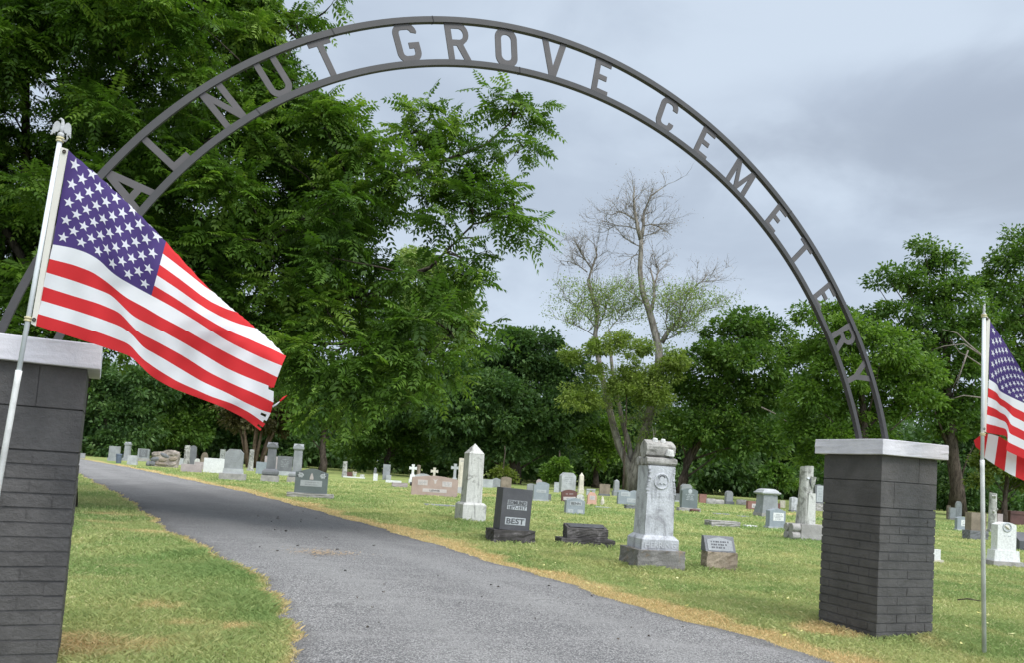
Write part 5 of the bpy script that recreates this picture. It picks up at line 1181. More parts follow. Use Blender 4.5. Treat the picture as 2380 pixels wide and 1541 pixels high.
# slant marker leaning on its rough block
c, W, D, H, s, bb = place(2589, 2724, 1991, 2117, 6, .55); th = thing('headstone', 'grey slant-faced marker set on a rough tan stone block', 'headstone', c, bb, 'headstones in the cemetery')
hb = H * .56
bm = bmesh.new(); add_box(bm, -W * .47, W * .5, -D * .5, D * .5, -.05, hb); roughen(bm, .007, 7, 9); from_bm('base', bm, TAN, th)
bm = bmesh.new(); x0, x1 = -W * .50, W * .46
pr = [(-D * .42, hb + .002), (D * .44, hb + .002), (D * .44, H), (D * .10, H)]
a = [bm.verts.new((x0, y, z)) for y, z in pr]; b_ = [bm.verts.new((x1, y, z)) for y, z in pr]
bm.faces.new(a); bm.faces.new(b_[::-1])
for i in range(4): bm.faces.new((a[i], b_[i], b_[(i + 1) % 4], a[(i + 1) % 4]))
from_bm('slant_block', bm, MID, th, bevel=.008)
tl_ = math.atan2(D * .52, H - hb); cy_, cz_ = (-D * .42 + D * .10) / 2, (hb + H) / 2
bm = bmesh.new(); fw_, fh_ = W * .40, math.hypot(D * .52, H - hb) * .43
pts = [(-fw_, -fh_), (fw_, -fh_), (fw_, fh_ * .55), (fw_ * .5, fh_ * .8), (0, fh_), (-fw_ * .5, fh_ * .8), (-fw_, fh_ * .55)]
add_prism(bm, pts, -.006, .004); bmesh.ops.rotate(bm, verts=bm.verts, cent=(0, 0, 0), matrix=Matrix.Rotation(-tl_, 3, 'X')); bmesh.ops.translate(bm, verts=bm.verts, vec=(-W * .02, cy_, cz_)); pf = from_bm('panel', bm, GREY, th, bevel=.002, seg=1)
bm = bmesh.new()
for r_ in range(3):
    for q_ in range(8 - r_):
        x = (-.5 + (q_ + .5) / 8) * fw_ * 1.5; z = fh_ * (.3 - r_ * .42); add_box(bm, x - .008, x + .005 + .006 * ((q_ * 7 + r_) % 3), -.008, -.004, z - .011, z + .011)
bmesh.ops.rotate(bm, verts=bm.verts, cent=(0, 0, 0), matrix=Matrix.Rotation(-tl_, 3, 'X')); bmesh.ops.translate(bm, verts=bm.verts, vec=(-W * .02, cy_, cz_)); from_bm('inscription', bm, LETTERD, pf)

# ---- right of the marble monument
th, *_q = headstone('grey round-shouldered headstone with a pale crest, dark red edging at its foot', 2502, 2590, 1809, 1894, GREEN, 'arc', 12, .3, 13, 1.36, CONC, bdr=.32, rough_base=True, lines=[(0, .55, .6, .34, 4, PANEL)])
wd, dd, z, H, s = _q; bm = bmesh.new(); bmesh.ops.create_uvsphere(bm, u_segments=14, v_segments=8, radius=wd * .13, matrix=Matrix.Translation((0, -dd / 2, z + (H - z) * .84)) @ Matrix.Diagonal((1, .12, 1.1, 1))); from_bm('carved_crest', bm, PANEL, th)
tubes_obj('red_edging', [([(-.0 * wd, -dd * .8, .05), (.3 * wd, -dd * .85, .06), (.62 * wd, -dd * .7, .05)], [.05, .055, .03], 7)], RED, th)
headstone('peaked grey headstone half hidden behind the round-shouldered one', 2513, 2557, 1793, 1868, GREY, 'oct', 10, .4)
headstone('small grey box headstone left of the round-shouldered one', 2494, 2520, 1828, 1858, MID, 'flat', 8, .4, 5, 1.1, LIGHT)
headstone('small reddish-brown headstone right of the round-shouldered one', 2584, 2613, 1830, 1862, BRICKRED, 'flat', 8, .35)
def rockrow(label, x0, x1, yt, yb, seed):
    c, W, D, H, s, bb = place(x0, x1, yt, yb, 8, .3); th = thing('edging_rock', label, 'rock', c, bb, 'low edging rocks'); rnd = random.Random(seed)
    bm = bmesh.new(); bmesh.ops.create_icosphere(bm, subdivisions=3, radius=.5)
    for v in bm.verts: v.co *= 1 + rnd.uniform(-.07, .07); v.co.x = max(-.44, min(.44, v.co.x)); v.co.z = max(-.35, min(.34, v.co.z))
    bmesh.ops.transform(bm, matrix=Matrix.Translation((0, 0, H * .35)) @ Matrix.Diagonal((W * 1.12, D * 1.3, H * 1.7, 1)), verts=bm.verts); from_bm('rock', bm, CONC, th)
rockrow('low grey edging rock right of the small reddish-brown headstone', 2610, 2648, 1845, 1866, 1); rockrow('low grey edging rock touching the plinth of the rounded column stone', 2642, 2680, 1849, 1867, 2)
rockrow('low grey edging rock on the right of the rounded column stone', 2722, 2764, 1849, 1869, 3)
headstone('rounded grey column headstone on a dark spreading base under black shade', 2674, 2716, 1818, 1867, GREY, 'round', 8, .8, 10, 1.35, MID)
headstone('low red granite block headstone left of the wide-capped pedestal', 2760, 2806, 1856, 1887, BRICKRED, 'flat', 10, .4, panel=[(.1, .45, .5, .5, PANELP, 1)])
# pedestal with wide moulded cap
c, W, D, H, s, bb = place(2786, 2884, 1810.6, 1915, 10, 1.0); th = thing('pedestal_monument', 'squat grey pedestal monument with a wide domed cap', 'monument', c, bb)
bm = bmesh.new(); add_box(bm, -W * .5, W * .5, -W * .5, W * .5, -.05, H * .13); from_bm('base', bm, CONC, th, bevel=.015)
bm = bmesh.new(); add_box(bm, -W * .46, W * .46, -W * .46, W * .46, H * .13, H * .33, .96, .96); from_bm('plinth', bm, GREY, th, bevel=.012)
bm = bmesh.new(); add_box(bm, -W * .41, W * .41, -W * .41, W * .41, H * .33, H * .78, .93, .93); from_bm('shaft', bm, GREY, th, bevel=.012)
bm = bmesh.new(); rings = []
for f, z in ((.40, .78), (.46, .80), (.51, .83), (.51, .87), (.45, .885), (.40, .94), (.30, .985), (.20, 1.0)):
    h_ = W * f; rings.append([bm.verts.new(p) for p in ((-h_, -h_, H * z), (h_, -h_, H * z), (h_, h_, H * z), (-h_, h_, H * z))])
for a, b_ in zip(rings, rings[1:]):
    for q_ in range(4): bm.faces.new((a[q_], a[(q_ + 1) % 4], b_[(q_ + 1) % 4], b_[q_]))
bm.faces.new(rings[0][::-1]); bm.faces.new(rings[-1]); from_bm('cap', bm, LIGHT, th, bevel=.008)
headstone('light grey headstone with a white inscribed panel in front of the pedestal', 2826, 2910, 1884, 1958, BLUE, 'serp', 14, .42, 7, 1.2, LIGHT, panel=[(.05, .55, .68, .44, MARBLE, 4)])
th, ws, z, H, s, r0, flr = stump('lichen-streaked tree trunk monument standing on a pile of stone logs', 2899, 3050, 1728.5, 2003, STUMP, 10, True, 3, 60, False, 1.32)
rr_ = r0 / flr
tubes_obj('branch_stub', [([(rr_ * .3, -rr_ * .55, z + (H - z) * .58), (rr_ * .55, -rr_ * .85, z + (H - z) * .70), (rr_ * .66, -rr_ * .95, z + (H - z) * .83)], [rr_ * .30, rr_ * .40, rr_ * .44], 10)], STUMP, th, smooth=False)
tubes_obj('branch_stub', [([(-rr_ * .2, -rr_ * .7, z + (H - z) * .78), (-rr_ * .24, -rr_ * 1.08, z + (H - z) * .80)], [rr_ * .24, rr_ * .2], 9)], MARBLEG, th, smooth=False)
tubes_obj('bark_cleft', [([(rr_ * .08, -rr_ * .98, z + (H - z) * .80), (rr_ * .12, -rr_ * 1.02, z + (H - z) * .72), (rr_ * .42, -rr_ * 1.0, z + (H - z) * .62)], [.012, .016, .008], 6)], LETTERD, th)
bm = bmesh.new(); add_box(bm, -r0 * .2, r0 * .85, -r0 * .92, -r0 * .6, z, z + (H - z) * .54, .8, 1); from_bm('bark_plaque', bm, STAINED, th, bevel=.02)
headstone('grey slab headstone with a white panel on a rocky base, behind the trunk monument', 3002, 3050, 1794, 1892, MID, 'peak', 6, .4, 28, 1.25, CONC, panel=[(.05, .5, .7, .86, PANEL, 5)], rough_base=True)
headstone('streaky grey slab headstone on the left of the trunk monument', 2917, 2952, 1841, 1896, MARBLEG, 'peak', 14, .6, 7, 1.12, MID)
headstone('pale little two-lobed marker farther back, between pedestal and trunk monument', 2884, 2904, 1853, 1880, CREAM, 'double', 8, .3)
headstone('dark red low block headstone peeking out right of the pedestal', 2868, 2886, 1864, 1884, RED, 'flat', 8, .4)
flat_marker('long low rock-faced grey ledger in the open grass right of the marble monument', 2607, 2737, 1923, 1951, CONC, 14, .5, True, 'ledger', .72)
flat_marker('small white flush marker right of the long low ledger', 2749, 2801, 1935, 1951, MARBLE, 14, .7, False, hfrac=.3)
flat_marker('faint flush grey marker, left one of the two above the long ledger', 2634, 2700, 1894, 1905, GREY, 8, .4, False, hfrac=.3)
flat_marker('faint flush grey marker, right one of the two above the long ledger', 2724, 2776, 1903, 1914, GREY, 8, .4, False, hfrac=.3)

# ---- right of the pillar
headstone('white headstone almost hidden by the right edge of the right brick pillar', 3420, 3488, 2035, 2085, MARBLE, 'flat', 0, .4, 12, 1.5, CREAM)
headstone('pointed gothic white headstone at the foot of the big dark trunk', 3530, 3559, 1856.7, 1926, LIGHT, 'gothic', 0, .5, 10, 1.25, CONC, lines=[(0, .5, .7, .3, 3)])
headstone('plain pale block headstone touching the left of the pointed gothic one', 3509, 3536, 1880, 1925, LIGHT, 'flat', 0, .5, 8, 1.15, CONC)
headstone('narrow brown post headstone farthest left beside the gothic white one', 3501, 3516, 1872, 1922, BROWN, 'flat', 0, .6)
headstone('light grey headstone with a white panel, left of the dark square block', 3530, 3585, 1914, 1966, BLUE, 'arc', 2, .4, 6, 1.2, LIGHT, panel=[(.1, .5, .55, .5, MARBLE, 2)])
headstone('weathered grey square block headstone on a broad dark base behind the flagpole', 3567, 3652, 1900, 2000, BROWN, 'flat', 2, .7, 34, 1.22, MID, rough_base=True)
stump('white lichen-blotched trunk column behind the right flagpole', 3645, 3698, 1827, 1972, STUMP, 2, False, 7, 10)
th, wd, dd, z, H, s = headstone('bright white marble headstone with carved emblem on a white plinth and grey slab', 3644, 3783, 1937, 2100, MARBLE, 'arc', 2, .55, 19, 1.66, CONC, mid=(40, 1.38, MARBLE), bdr=.62, bevel=.015, lines=[(0, .52, .6, .07, 1, PANEL)])
ring_obj('carved_wreath', (0, -dd / 2, z + (H - z) * .82), wd * .22, wd * .04, PANEL, th)
tubes_obj('carved_hand', [([(-wd * .12, -dd / 2 - .002, z + (H - z) * .88), (0, -dd / 2 - .01, z + (H - z) * .82), (wd * .1, -dd / 2 - .002, z + (H - z) * .75)], [.016, .02, .012], 6)], CREAM, th)
th, W_, D_, h_ = flat_marker('black slanted granite marker cut off by the right edge of the photo', 3751, 3860, 1978, 2040, DARK, 2, .5, False, 'slant_marker', .55, .9)
engraved_lines(th, -W_ * .1, -D_ / 2 - .001, h_ * .5, W_ * .5, h_ * .6, 2, PANEL)
# long brown box tomb and the leaning post behind it
c, W, D, H, s, bb = place(3704, 3990, 1900, 1950, 0, .35); tb = thing('box_tomb', 'long low dark brown granite box tomb at the right edge of the photo', 'tomb', c, bb)
bm = bmesh.new(); add_box(bm, -W / 2, W / 2, -D / 2, D / 2, -.05, H * .78); from_bm('chest', bm, RED, tb, bevel=.015)
bm = bmesh.new(); add_box(bm, -W * .507, W * .507, -D * .54, D * .54, H * .78, H); from_bm('lid', bm, RED, tb, bevel=.02)
headstone('small pale pinkish headstone between trunk column and brown box tomb', 3685, 3708, 1903, 1944, PINKGREY, 'flat', 2, .5)
c = ground_at(3735 * SRC, 1902 * SRC); po = thing('wooden_post', 'square beige wooden post standing behind the brown box tomb', 'post', c); hp = 77 * c.y / SF
bm = bmesh.new(); add_box(bm, -.09, .09, -.09, .09, -.05, hp); add_box(bm, -.11, .11, -.11, .11, hp + .001, hp + .05, .7, .7); from_bm('shaft', bm, CREAM, po, bevel=.01)

# ------------------------------------------------------------------ trees
def quads_from(c, axis, nrm, L_, Wd, droop=0.15):
    """pointed leaf blades: c base points, axis growth direction, nrm blade normal"""
    axis = axis / np.linalg.norm(axis, axis=1, keepdims=True)
    side = np.cross(axis, nrm); side /= np.maximum(np.linalg.norm(side, axis=1, keepdims=True), 1e-6)
    L_ = L_[:, None]; Wd = Wd[:, None]; up = np.cross(side, axis)
    mid = c + axis * L_ * .42
    tip = c + axis * L_ + np.array([0, 0, -1.0]) * L_ * droop
    a = mid + side * Wd * .5 + up * Wd * .12; b_ = mid - side * Wd * .5 + up * Wd * .12
    return np.stack([c, a, tip, b_], 1)
def unit(v): return v / np.maximum(np.linalg.norm(v, axis=1, keepdims=True), 1e-9)
def crown_obj(name, quads, mat, parent, lo=0., hi=1., r=None):
    n = len(quads); V = quads.reshape(-1, 3); F = np.arange(4 * n).reshape(n, 4)
    rv = r if r is not None else rng.uniform(lo, hi, n)
    return np_mesh(name, V, F, mat, parent, {'rnd': ('FACE', rv)})
def lobe_crown(lobes, leaf, clump_r, per_clump, density, flat=.8, up=.5, inner=.25, seed=0, asp=.55, bottom_cut=None, droop=.2):
    """lobes: (center, radius). clumps of leaves on and inside each lobe; every clump is its own little dome"""
    g = np.random.default_rng(seed); out = []; rr = []
    for ctr, rad in lobes:
        ctr = np.array(ctr)
        n = max(4, int(density * 4 * math.pi * rad * rad / (math.pi * clump_r ** 2)))
        d = unit(g.normal(0, 1, (n, 3))); d[:, 2] = np.where(d[:, 2] < -.55, -d[:, 2], d[:, 2])
        rad_f = np.where(g.uniform(0, 1, n) < inner, g.uniform(.3, .8, n), g.uniform(.82, 1.08, n))[:, None]
        cc = ctr + d * rad * rad_f * np.array([1, 1, flat])
        cr = clump_r * g.uniform(.4, 1.5, n)
        m_ = per_clump
        e = unit(g.normal(0, 1, (n, m_, 3)).reshape(-1, 3)).reshape(n, m_, 3); e[..., 2] = e[..., 2] * .8 + .12
        dist = g.uniform(.25, 1, (n, m_, 1)) ** .6
        pos = (cc[:, None] + e * dist * cr[:, None, None] * np.array([1, 1, .86])).reshape(-1, 3)
        ax = unit((e + d[:, None] * .6 + g.normal(0, .45, (n, m_, 3)) + np.array([0, 0, -.15])).reshape(-1, 3))
        nr = unit((g.normal(0, .55, (n, m_, 3)) + np.array([0, 0, up]) + e * .5).reshape(-1, 3))
        k = len(pos); Ls = leaf * g.uniform(.6, 1.3, k)
        out.append(quads_from(pos, ax, nr, Ls, Ls * asp, droop))
        base = np.repeat(g.uniform(0, .55, n), m_) + g.uniform(0, .45, k); rr.append(base)
    q = np.concatenate(out); r = np.concatenate(rr)
    if bottom_cut is not None:
        k = q[:, 0, 2] > bottom_cut; q, r = q[k], r[k]
    return q, np.clip(r, 0, 1)
def trunk_paths(base, top, r0, bend, n, rnd):
    pts = []
    for i in range(n + 1):
        f = i / n; p = Vector(base).lerp(Vector(top), f); p += Vector((rnd.uniform(-1, 1), rnd.uniform(-1, 1), 0)) * bend * (0 if i == 0 else 1); pts.append(p)
    return pts, [r0 * (1.35 if i == 0 else 1 - .55 * i / n) for i in range(n + 1)]
TREES_Q = [0]
def tree(name, label, Yd, lobes_px, mat, barkm=BARK, trunk=None, leaf=.30, clump=.75, per=26, dens=.9,  seed=1, group='trees around the cemetery', cat='tree', tr=.3, depth=.7, limbs=True, asp=.55, cut=.15, droop=.2, flat=.8):
    """lobes_px: (x, y, r) in frame pixels at distance Yd; trunk: x of foot pixel, or list of (x, y)"""
    rnd = random.Random(seed); lobes = []
    for x, y, r in lobes_px:
        rm = r * 1.06 * Yd / FP; p = at(x, y, Yd + rnd.uniform(-1, 1) * depth * rm * 1.4); lobes.append((p, rm))
    cx = sum(l[0].x * l[1] for l in lobes) / sum(l[1] for l in lobes)
    zb = min(l[0].z - l[1] for l in lobes)
    fx = cx
    if trunk is not None: fx = at(trunk, horizon(trunk), Yd).x
    th = thing(name, label, cat, (fx, Yd, 0), 0, group)
    inv = Vector((fx, Yd, 0)); L2 = [((l[0] - inv), l[1]) for l in lobes]
    q, r = lobe_crown([((p.x, p.y, p.z), rm) for p, rm in L2], leaf * 1.0, clump, int(per * 2.4), dens * 1.9, flat=flat, seed=seed, asp=asp, bottom_cut=cut, droop=droop)
    TREES_Q[0] += len(q)
    crown_obj('crown', q, mat, th, r=r)
    ztop = max(p.z for p, rm in L2); zm = zb + (ztop - zb) * .55
    tops = sorted(L2, key=lambda a: -a[1])
    pts, rad = trunk_paths((0, 0, -.1), (sum(p.x for p, _ in L2) / len(L2) * .6, 0, max(2.5, zm)), tr, tr * .5, 6, rnd)
    tubes = [(pts, rad, 10)]
    if limbs:
        for p, rm in L2:
            if p.z < 1.2: continue
            s = pts[min(len(pts) - 1, max(1, int(len(pts) * min(.95, max(.25, (p.z * .55) / max(zm, .1))))))]
            m1 = s.lerp(p, .5) + Vector((rnd.uniform(-.3, .3), rnd.uniform(-.3, .3), rnd.uniform(.0, .4))) * rm * .5
            tubes.append(([s, m1, p], [tr * .22, tr * .12, tr * .04], 6))
    tubes_obj('trunk', tubes, barkm, th, jit=.06, seed=seed)
    return th
# --- trees beyond the graves, left to right
tree('broadleaf_tree', 'dark broadleaf tree behind the graves at the far left, next to the left pillar', 62, [(205, 880, 55), (250, 940, 70), (215, 990, 60), (300, 990, 60), (330, 910, 60), (180, 1030, 45), (270, 1045, 40)], LF_DARK, trunk=240, seed=11, leaf=.34)
tree('broadleaf_tree', 'dark green broadleaf tree under the middle of the left flag', 70, [(400, 870, 70), (350, 950, 60), (440, 940, 75), (480, 880, 70), (420, 1010, 55), (520, 930, 60), (360, 1030, 40)], LF_MID, trunk=455, seed=12, leaf=.34)
tree('broadleaf_tree', 'dark broadleaf tree right of the flag tip, left of the slim trunk', 76, [(590, 860, 80), (560, 930, 70), (650, 900, 80), (690, 960, 60), (640, 990, 60)], LF_DARK, trunk=640, seed=13, leaf=.36)
# crape myrtle : several stems under a reddish crown
th = tree('crape_myrtle', 'crape myrtle with reddish brown crown and several bare stems', 58, [(545, 955, 28), (590, 940, 36), (640, 955, 34), (670, 985, 26), (600, 985, 30), (545, 985, 24), (640, 1000, 22)], LF_MYRTLE, BARKM, trunk=592, seed=14, leaf=.26, clump=.5, tr=.16, limbs=False, group='small trees')
tubes_obj('stems', [([(dx * .5, dy, -.1), (dx * 1.0, dy, 1.4), (dx * 1.7, dy * 1.5, 3.2)], [.15, .12, .07], 7) for dx, dy in ((-.8, .1), (-.5, -.3), (-.1, .3), (.3, -.2), (.6, .2), (.85, -.1), (.05, -.35))], BARKM, th)
tree('slim_tree', 'young tree with a straight slim trunk behind the green-grey headstone', 56, [(745, 900, 55), (700, 930, 45), (790, 930, 50), (740, 965, 40), (800, 985, 34), (705, 985, 30), (840, 950, 36)], LF_BRIGHT, BARK, trunk=750, seed=15, leaf=.30, tr=.27)
tree('broadleaf_tree', 'leafy undergrowth tree between the slim trunk and the large dark tree', 68, [(870, 1010, 55), (820, 1040, 40), (930, 1030, 50), (900, 970, 50), (860, 1070, 30), (950, 1075, 30), (985, 1040, 40)], LF_MID, trunk=900, seed=16, leaf=.32)
tree('broadleaf_tree', 'largest dense dark broadleaf tree, rounded top left of the dying tree', 64, [(1190, 825, 60), (1255, 805, 42), (1130, 870, 60), (1060, 880, 50), (1000, 910, 60), (1240, 890, 75), (1310, 870, 55), (1150, 950, 85), (1050, 970, 75), (1260, 980, 75), (960, 970, 60), (1180, 1040, 60), (1330, 960, 60), (1080, 1050, 50), (1280, 1050, 45)], LF_DARK, trunk=1195, tr=.5, seed=17, leaf=.34, per=30)
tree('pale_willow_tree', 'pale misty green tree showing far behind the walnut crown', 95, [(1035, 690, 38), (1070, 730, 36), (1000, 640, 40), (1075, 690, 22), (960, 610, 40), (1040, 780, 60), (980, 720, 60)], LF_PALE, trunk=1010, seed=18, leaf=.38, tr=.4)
tree('olive_tree', 'yellowish olive-green tree whose crown wraps the lower dying tree', 56.5, [(1466, 897, 31), (1500, 934, 23), (1318, 841, 25), (1369, 942, 27), (1372, 819, 18), (1482, 814, 29), (1424, 810, 27), (1391, 864, 17), (1337, 941, 28), (1385, 818, 28), (1384, 870, 21), (1553, 857, 21), (1571, 854, 20), (1457, 914, 23), (1468, 907, 23), (1328, 918, 23), (1568, 838, 28), (1424, 805, 18), (1467, 847, 17), (1364, 905, 22), (1513, 904, 27), (1505, 820, 20), (1426, 903, 21), (1559, 878, 16), (1444, 796, 23), (1522, 878, 22), (1472, 896, 22), (1529, 923, 32), (1562, 851, 19), (1528, 937, 27), (1494, 895, 28), (1453, 881, 26), (1510, 876, 16), (1331, 835, 20)], LF_OLIVE, BARK, trunk=1450, tr=.08, limbs=False, seed=19, leaf=.19, clump=.5, per=34, dens=.6)
tree('broadleaf_tree', 'bright green low-branched tree left of the forked trunk', 70, [(1370, 1000, 44), (1420, 1010, 36), (1350, 1040, 30), (1400, 1050, 30), (1385, 1080, 18), (1430, 1050, 26)], LF_BRIGHT, trunk=1385, seed=20, leaf=.32)
tree('broadleaf_tree', 'green broadleaf tree right of the dying tree with a pale dead branch', 58, [(1730, 760, 42), (1690, 790, 45), (1785, 790, 50), (1640, 850, 55), (1730, 860, 70), (1840, 850, 50), (1600, 920, 50), (1700, 950, 75), (1810, 930, 65), (1640, 1010, 50), (1760, 1030, 55), (1580, 1000, 36), (1690, 1040, 40)], LF_MID, trunk=1580, tr=.42, seed=21, leaf=.30, per=30)
tree('broadleaf_tree', 'spreading bright green tree directly behind the right foot of the arch', 46, [(1935, 745, 40), (1880, 735, 24), (1975, 790, 55), (1900, 830, 50), (2050, 820, 60), (1960, 880, 60), (2080, 900, 65), (1880, 930, 50), (1990, 960, 65), (2130, 950, 50), (1860, 1000, 40), (1930, 1030, 45), (2150, 870, 40), (1890, 1070, 30), (2020, 1030, 40)], LF_BRIGHT, trunk=2030, tr=.35, seed=22, leaf=.24, clump=.6, per=30, dens=1.0)
tree('broadleaf_tree', 'tall airy green tree with reaching top boughs and a thick dark trunk', 55, [(2150, 585, 30), (2200, 600, 24), (2180, 640, 36), (2060, 640, 20), (2040, 665, 18), (2110, 660, 34), (2150, 700, 42), (2225, 690, 44), (2080, 735, 38), (2020, 740, 26), (2190, 760, 50), (2260, 770, 44), (2110, 800, 45), (2230, 850, 45), (2180, 900, 40), (2270, 930, 36), (2220, 960, 40), (2165, 830, 45), (2290, 850, 40), (2130, 870, 45), (2090, 850, 45), (2165, 965, 42), (2200, 1010, 34), (2280, 1000, 34)], LF_MID, BARK, trunk=2226, tr=.48, seed=23, leaf=.28, clump=.65, per=26, dens=.85)
tree('broadleaf_tree', 'tall green tree at the right edge of the photo behind the right flag', 58, [(2365, 560, 28), (2330, 620, 36), (2390, 610, 50), (2300, 670, 34), (2370, 690, 50), (2430, 720, 60), (2320, 740, 45), (2390, 790, 60), (2300, 800, 34), (2350, 860, 55), (2430, 880, 70), (2310, 920, 36), (2370, 950, 50)], LF_MID, trunk=2420, tr=.5, seed=24, leaf=.30, per=26, dens=.85)
tree('locust_tree', 'small yellow-green locust tree with layered sprays beside the box tomb', 42, [(2320, 1050, 30), (2365, 1040, 34), (2290, 1085, 24), (2345, 1090, 34), (2385, 1085, 30), (2400, 1020, 40), (2275, 1120, 20), (2370, 1130, 24), (2430, 1080, 40)], LF_LOCUST, BARK, trunk=2330, tr=.17, seed=25, leaf=.2, clump=.45, per=26, flat=.55, group='small trees')
# shrubs standing among the stones
tree('leafy_shrub', 'leafy shrub at the foot of the thick dark trunk, right of the pillar', 58, [(2195, 1115, 30), (2210, 1150, 30), (2260, 1130, 34), (2290, 1160, 26), (2250, 1170, 24), (2190, 1170, 24)], LF_DARK, trunk=2240, tr=.08, seed=26, leaf=.24, clump=.5, group='shrubs', cat='shrub', cut=.02)
tree('leafy_shrub', 'small light green shrub behind the streaked twin headstone', 50, [(1170, 1102, 15), (1158, 1110, 12), (1182, 1112, 12)], LF_LOCUST, trunk=1170, tr=.06, seed=27, leaf=.18, clump=.3, group='shrubs', cat='shrub', cut=.02)
tree('leafy_shrub', 'light green shrub left of the tall pale block headstone', 52, [(1300, 1085, 18), (1283, 1100, 16), (1316, 1098, 15), (1275, 1115, 14), (1305, 1108, 16)], LF_BRIGHT, trunk=1298, tr=.06, seed=28, leaf=.2, clump=.32, group='shrubs', cat='shrub', cut=.02)
tree('leafy_shrub', 'low weedy hedge shrub where the drive ends at the far left', 66, [(205, 1058, 12), (225, 1062, 12), (245, 1060, 12), (265, 1064, 10)], LF_MID, trunk=235, tr=.05, seed=29, leaf=.22, clump=.35, group='shrubs', cat='shrub', cut=.02)
tree('leafy_shrub', 'drooping light green shrub behind the trunk monument, right of the pedestal', 44, [(1800, 1095, 16), (1825, 1110, 14), (1780, 1110, 12), (1840, 1130, 9), (1812, 1130, 10)], LF_MID, trunk=1805, tr=.06, seed=30, leaf=.24, clump=.35, group='shrubs', cat='shrub', cut=.02)
# the wood behind everything: one mass
g = np.random.default_rng(5); lob = []
for i in range(190):
    x = g.uniform(-56, 74); y = g.uniform(78, 102); rm = g.uniform(2.4, 4.2); z = g.uniform(.6, 7.0)
    lob.append(((x, y, z), rm))
for i in range(46):
    x = -42 + i * 2.1 + g.uniform(-.6, .6); lob.append(((x, 104 + g.uniform(-2, 3), g.uniform(1, 5)), 4.2))
for i in range(40):
    lob.append(((g.uniform(26, 70), g.uniform(84, 96), g.uniform(4, 8.5)), g.uniform(2.4, 3.6)))
for i in range(70):
    x = -46 + i * 1.65 + g.uniform(-.6, .6); lob.append(((x, 75 + g.uniform(-1.5, 3), g.uniform(.6, 2.2)), g.uniform(1.4, 2.2)))
q, r = lobe_crown(lob, .56, 1.1, 34, 1.2, seed=6, bottom_cut=.1); TREES_Q[0] += len(q)
wd_ = crown_obj('distant_woods', q, LF_DARK, None, r=r); tag(wd_, 'dark wood closing off the far side of the cemetery', 'woods', kind='stuff')

# --- dying tree: bare forked stems, fine twigs, thin tufts of leaf
YT = 60.0
def zp(x, y): return (1193.8 + .4891 * x, 377 + .4891 * y)
def P3(x, y, dy=0): return at(*zp(x, y), YT + dy)
bx = at(1465, horizon(1465), YT); dt = thing('dying_tree', 'tall half-dead tree with forked grey trunk and nearly bare twiggy tops', 'tree', (bx.x, YT, 0))
O_ = Vector((bx.x, YT, 0)); rnd = random.Random(77); px_m = YT / FP
def br(pts, w0, w1, dy0=0, dy1=0, n=7):
    k = len(pts); P = [P3(x, y, dy0 + (dy1 - dy0) * i / max(1, k - 1)) - O_ for i, (x, y) in enumerate(pts)]
    return P, [(w0 + (w1 - w0) * i / (k - 1)) * px_m * .40 / 2 for i in range(k)], n
MAIN = [br([(556, 1570), (566, 1480), (605, 1350), (640, 1230), (665, 1100), (690, 980), (690, 890), (660, 760), (640, 690), (610, 610), (600, 510), (605, 420), (606, 365)], 66, 23, 0, 0, 12),
        br([(550, 1560), (548, 1450), (500, 1350), (470, 1240), (450, 1150), (425, 1040), (400, 920), (388, 820), (400, 720)], 50, 24, 0, .8, 10),
        br([(556, 1500), (562, 1420), (545, 1330), (520, 1250), (500, 1150), (470, 1000), (458, 880), (456, 800)], 40, 14, .2, 1.6, 8),
        br([(405, 650), (400, 720)], 7, 9, .8, .8)]
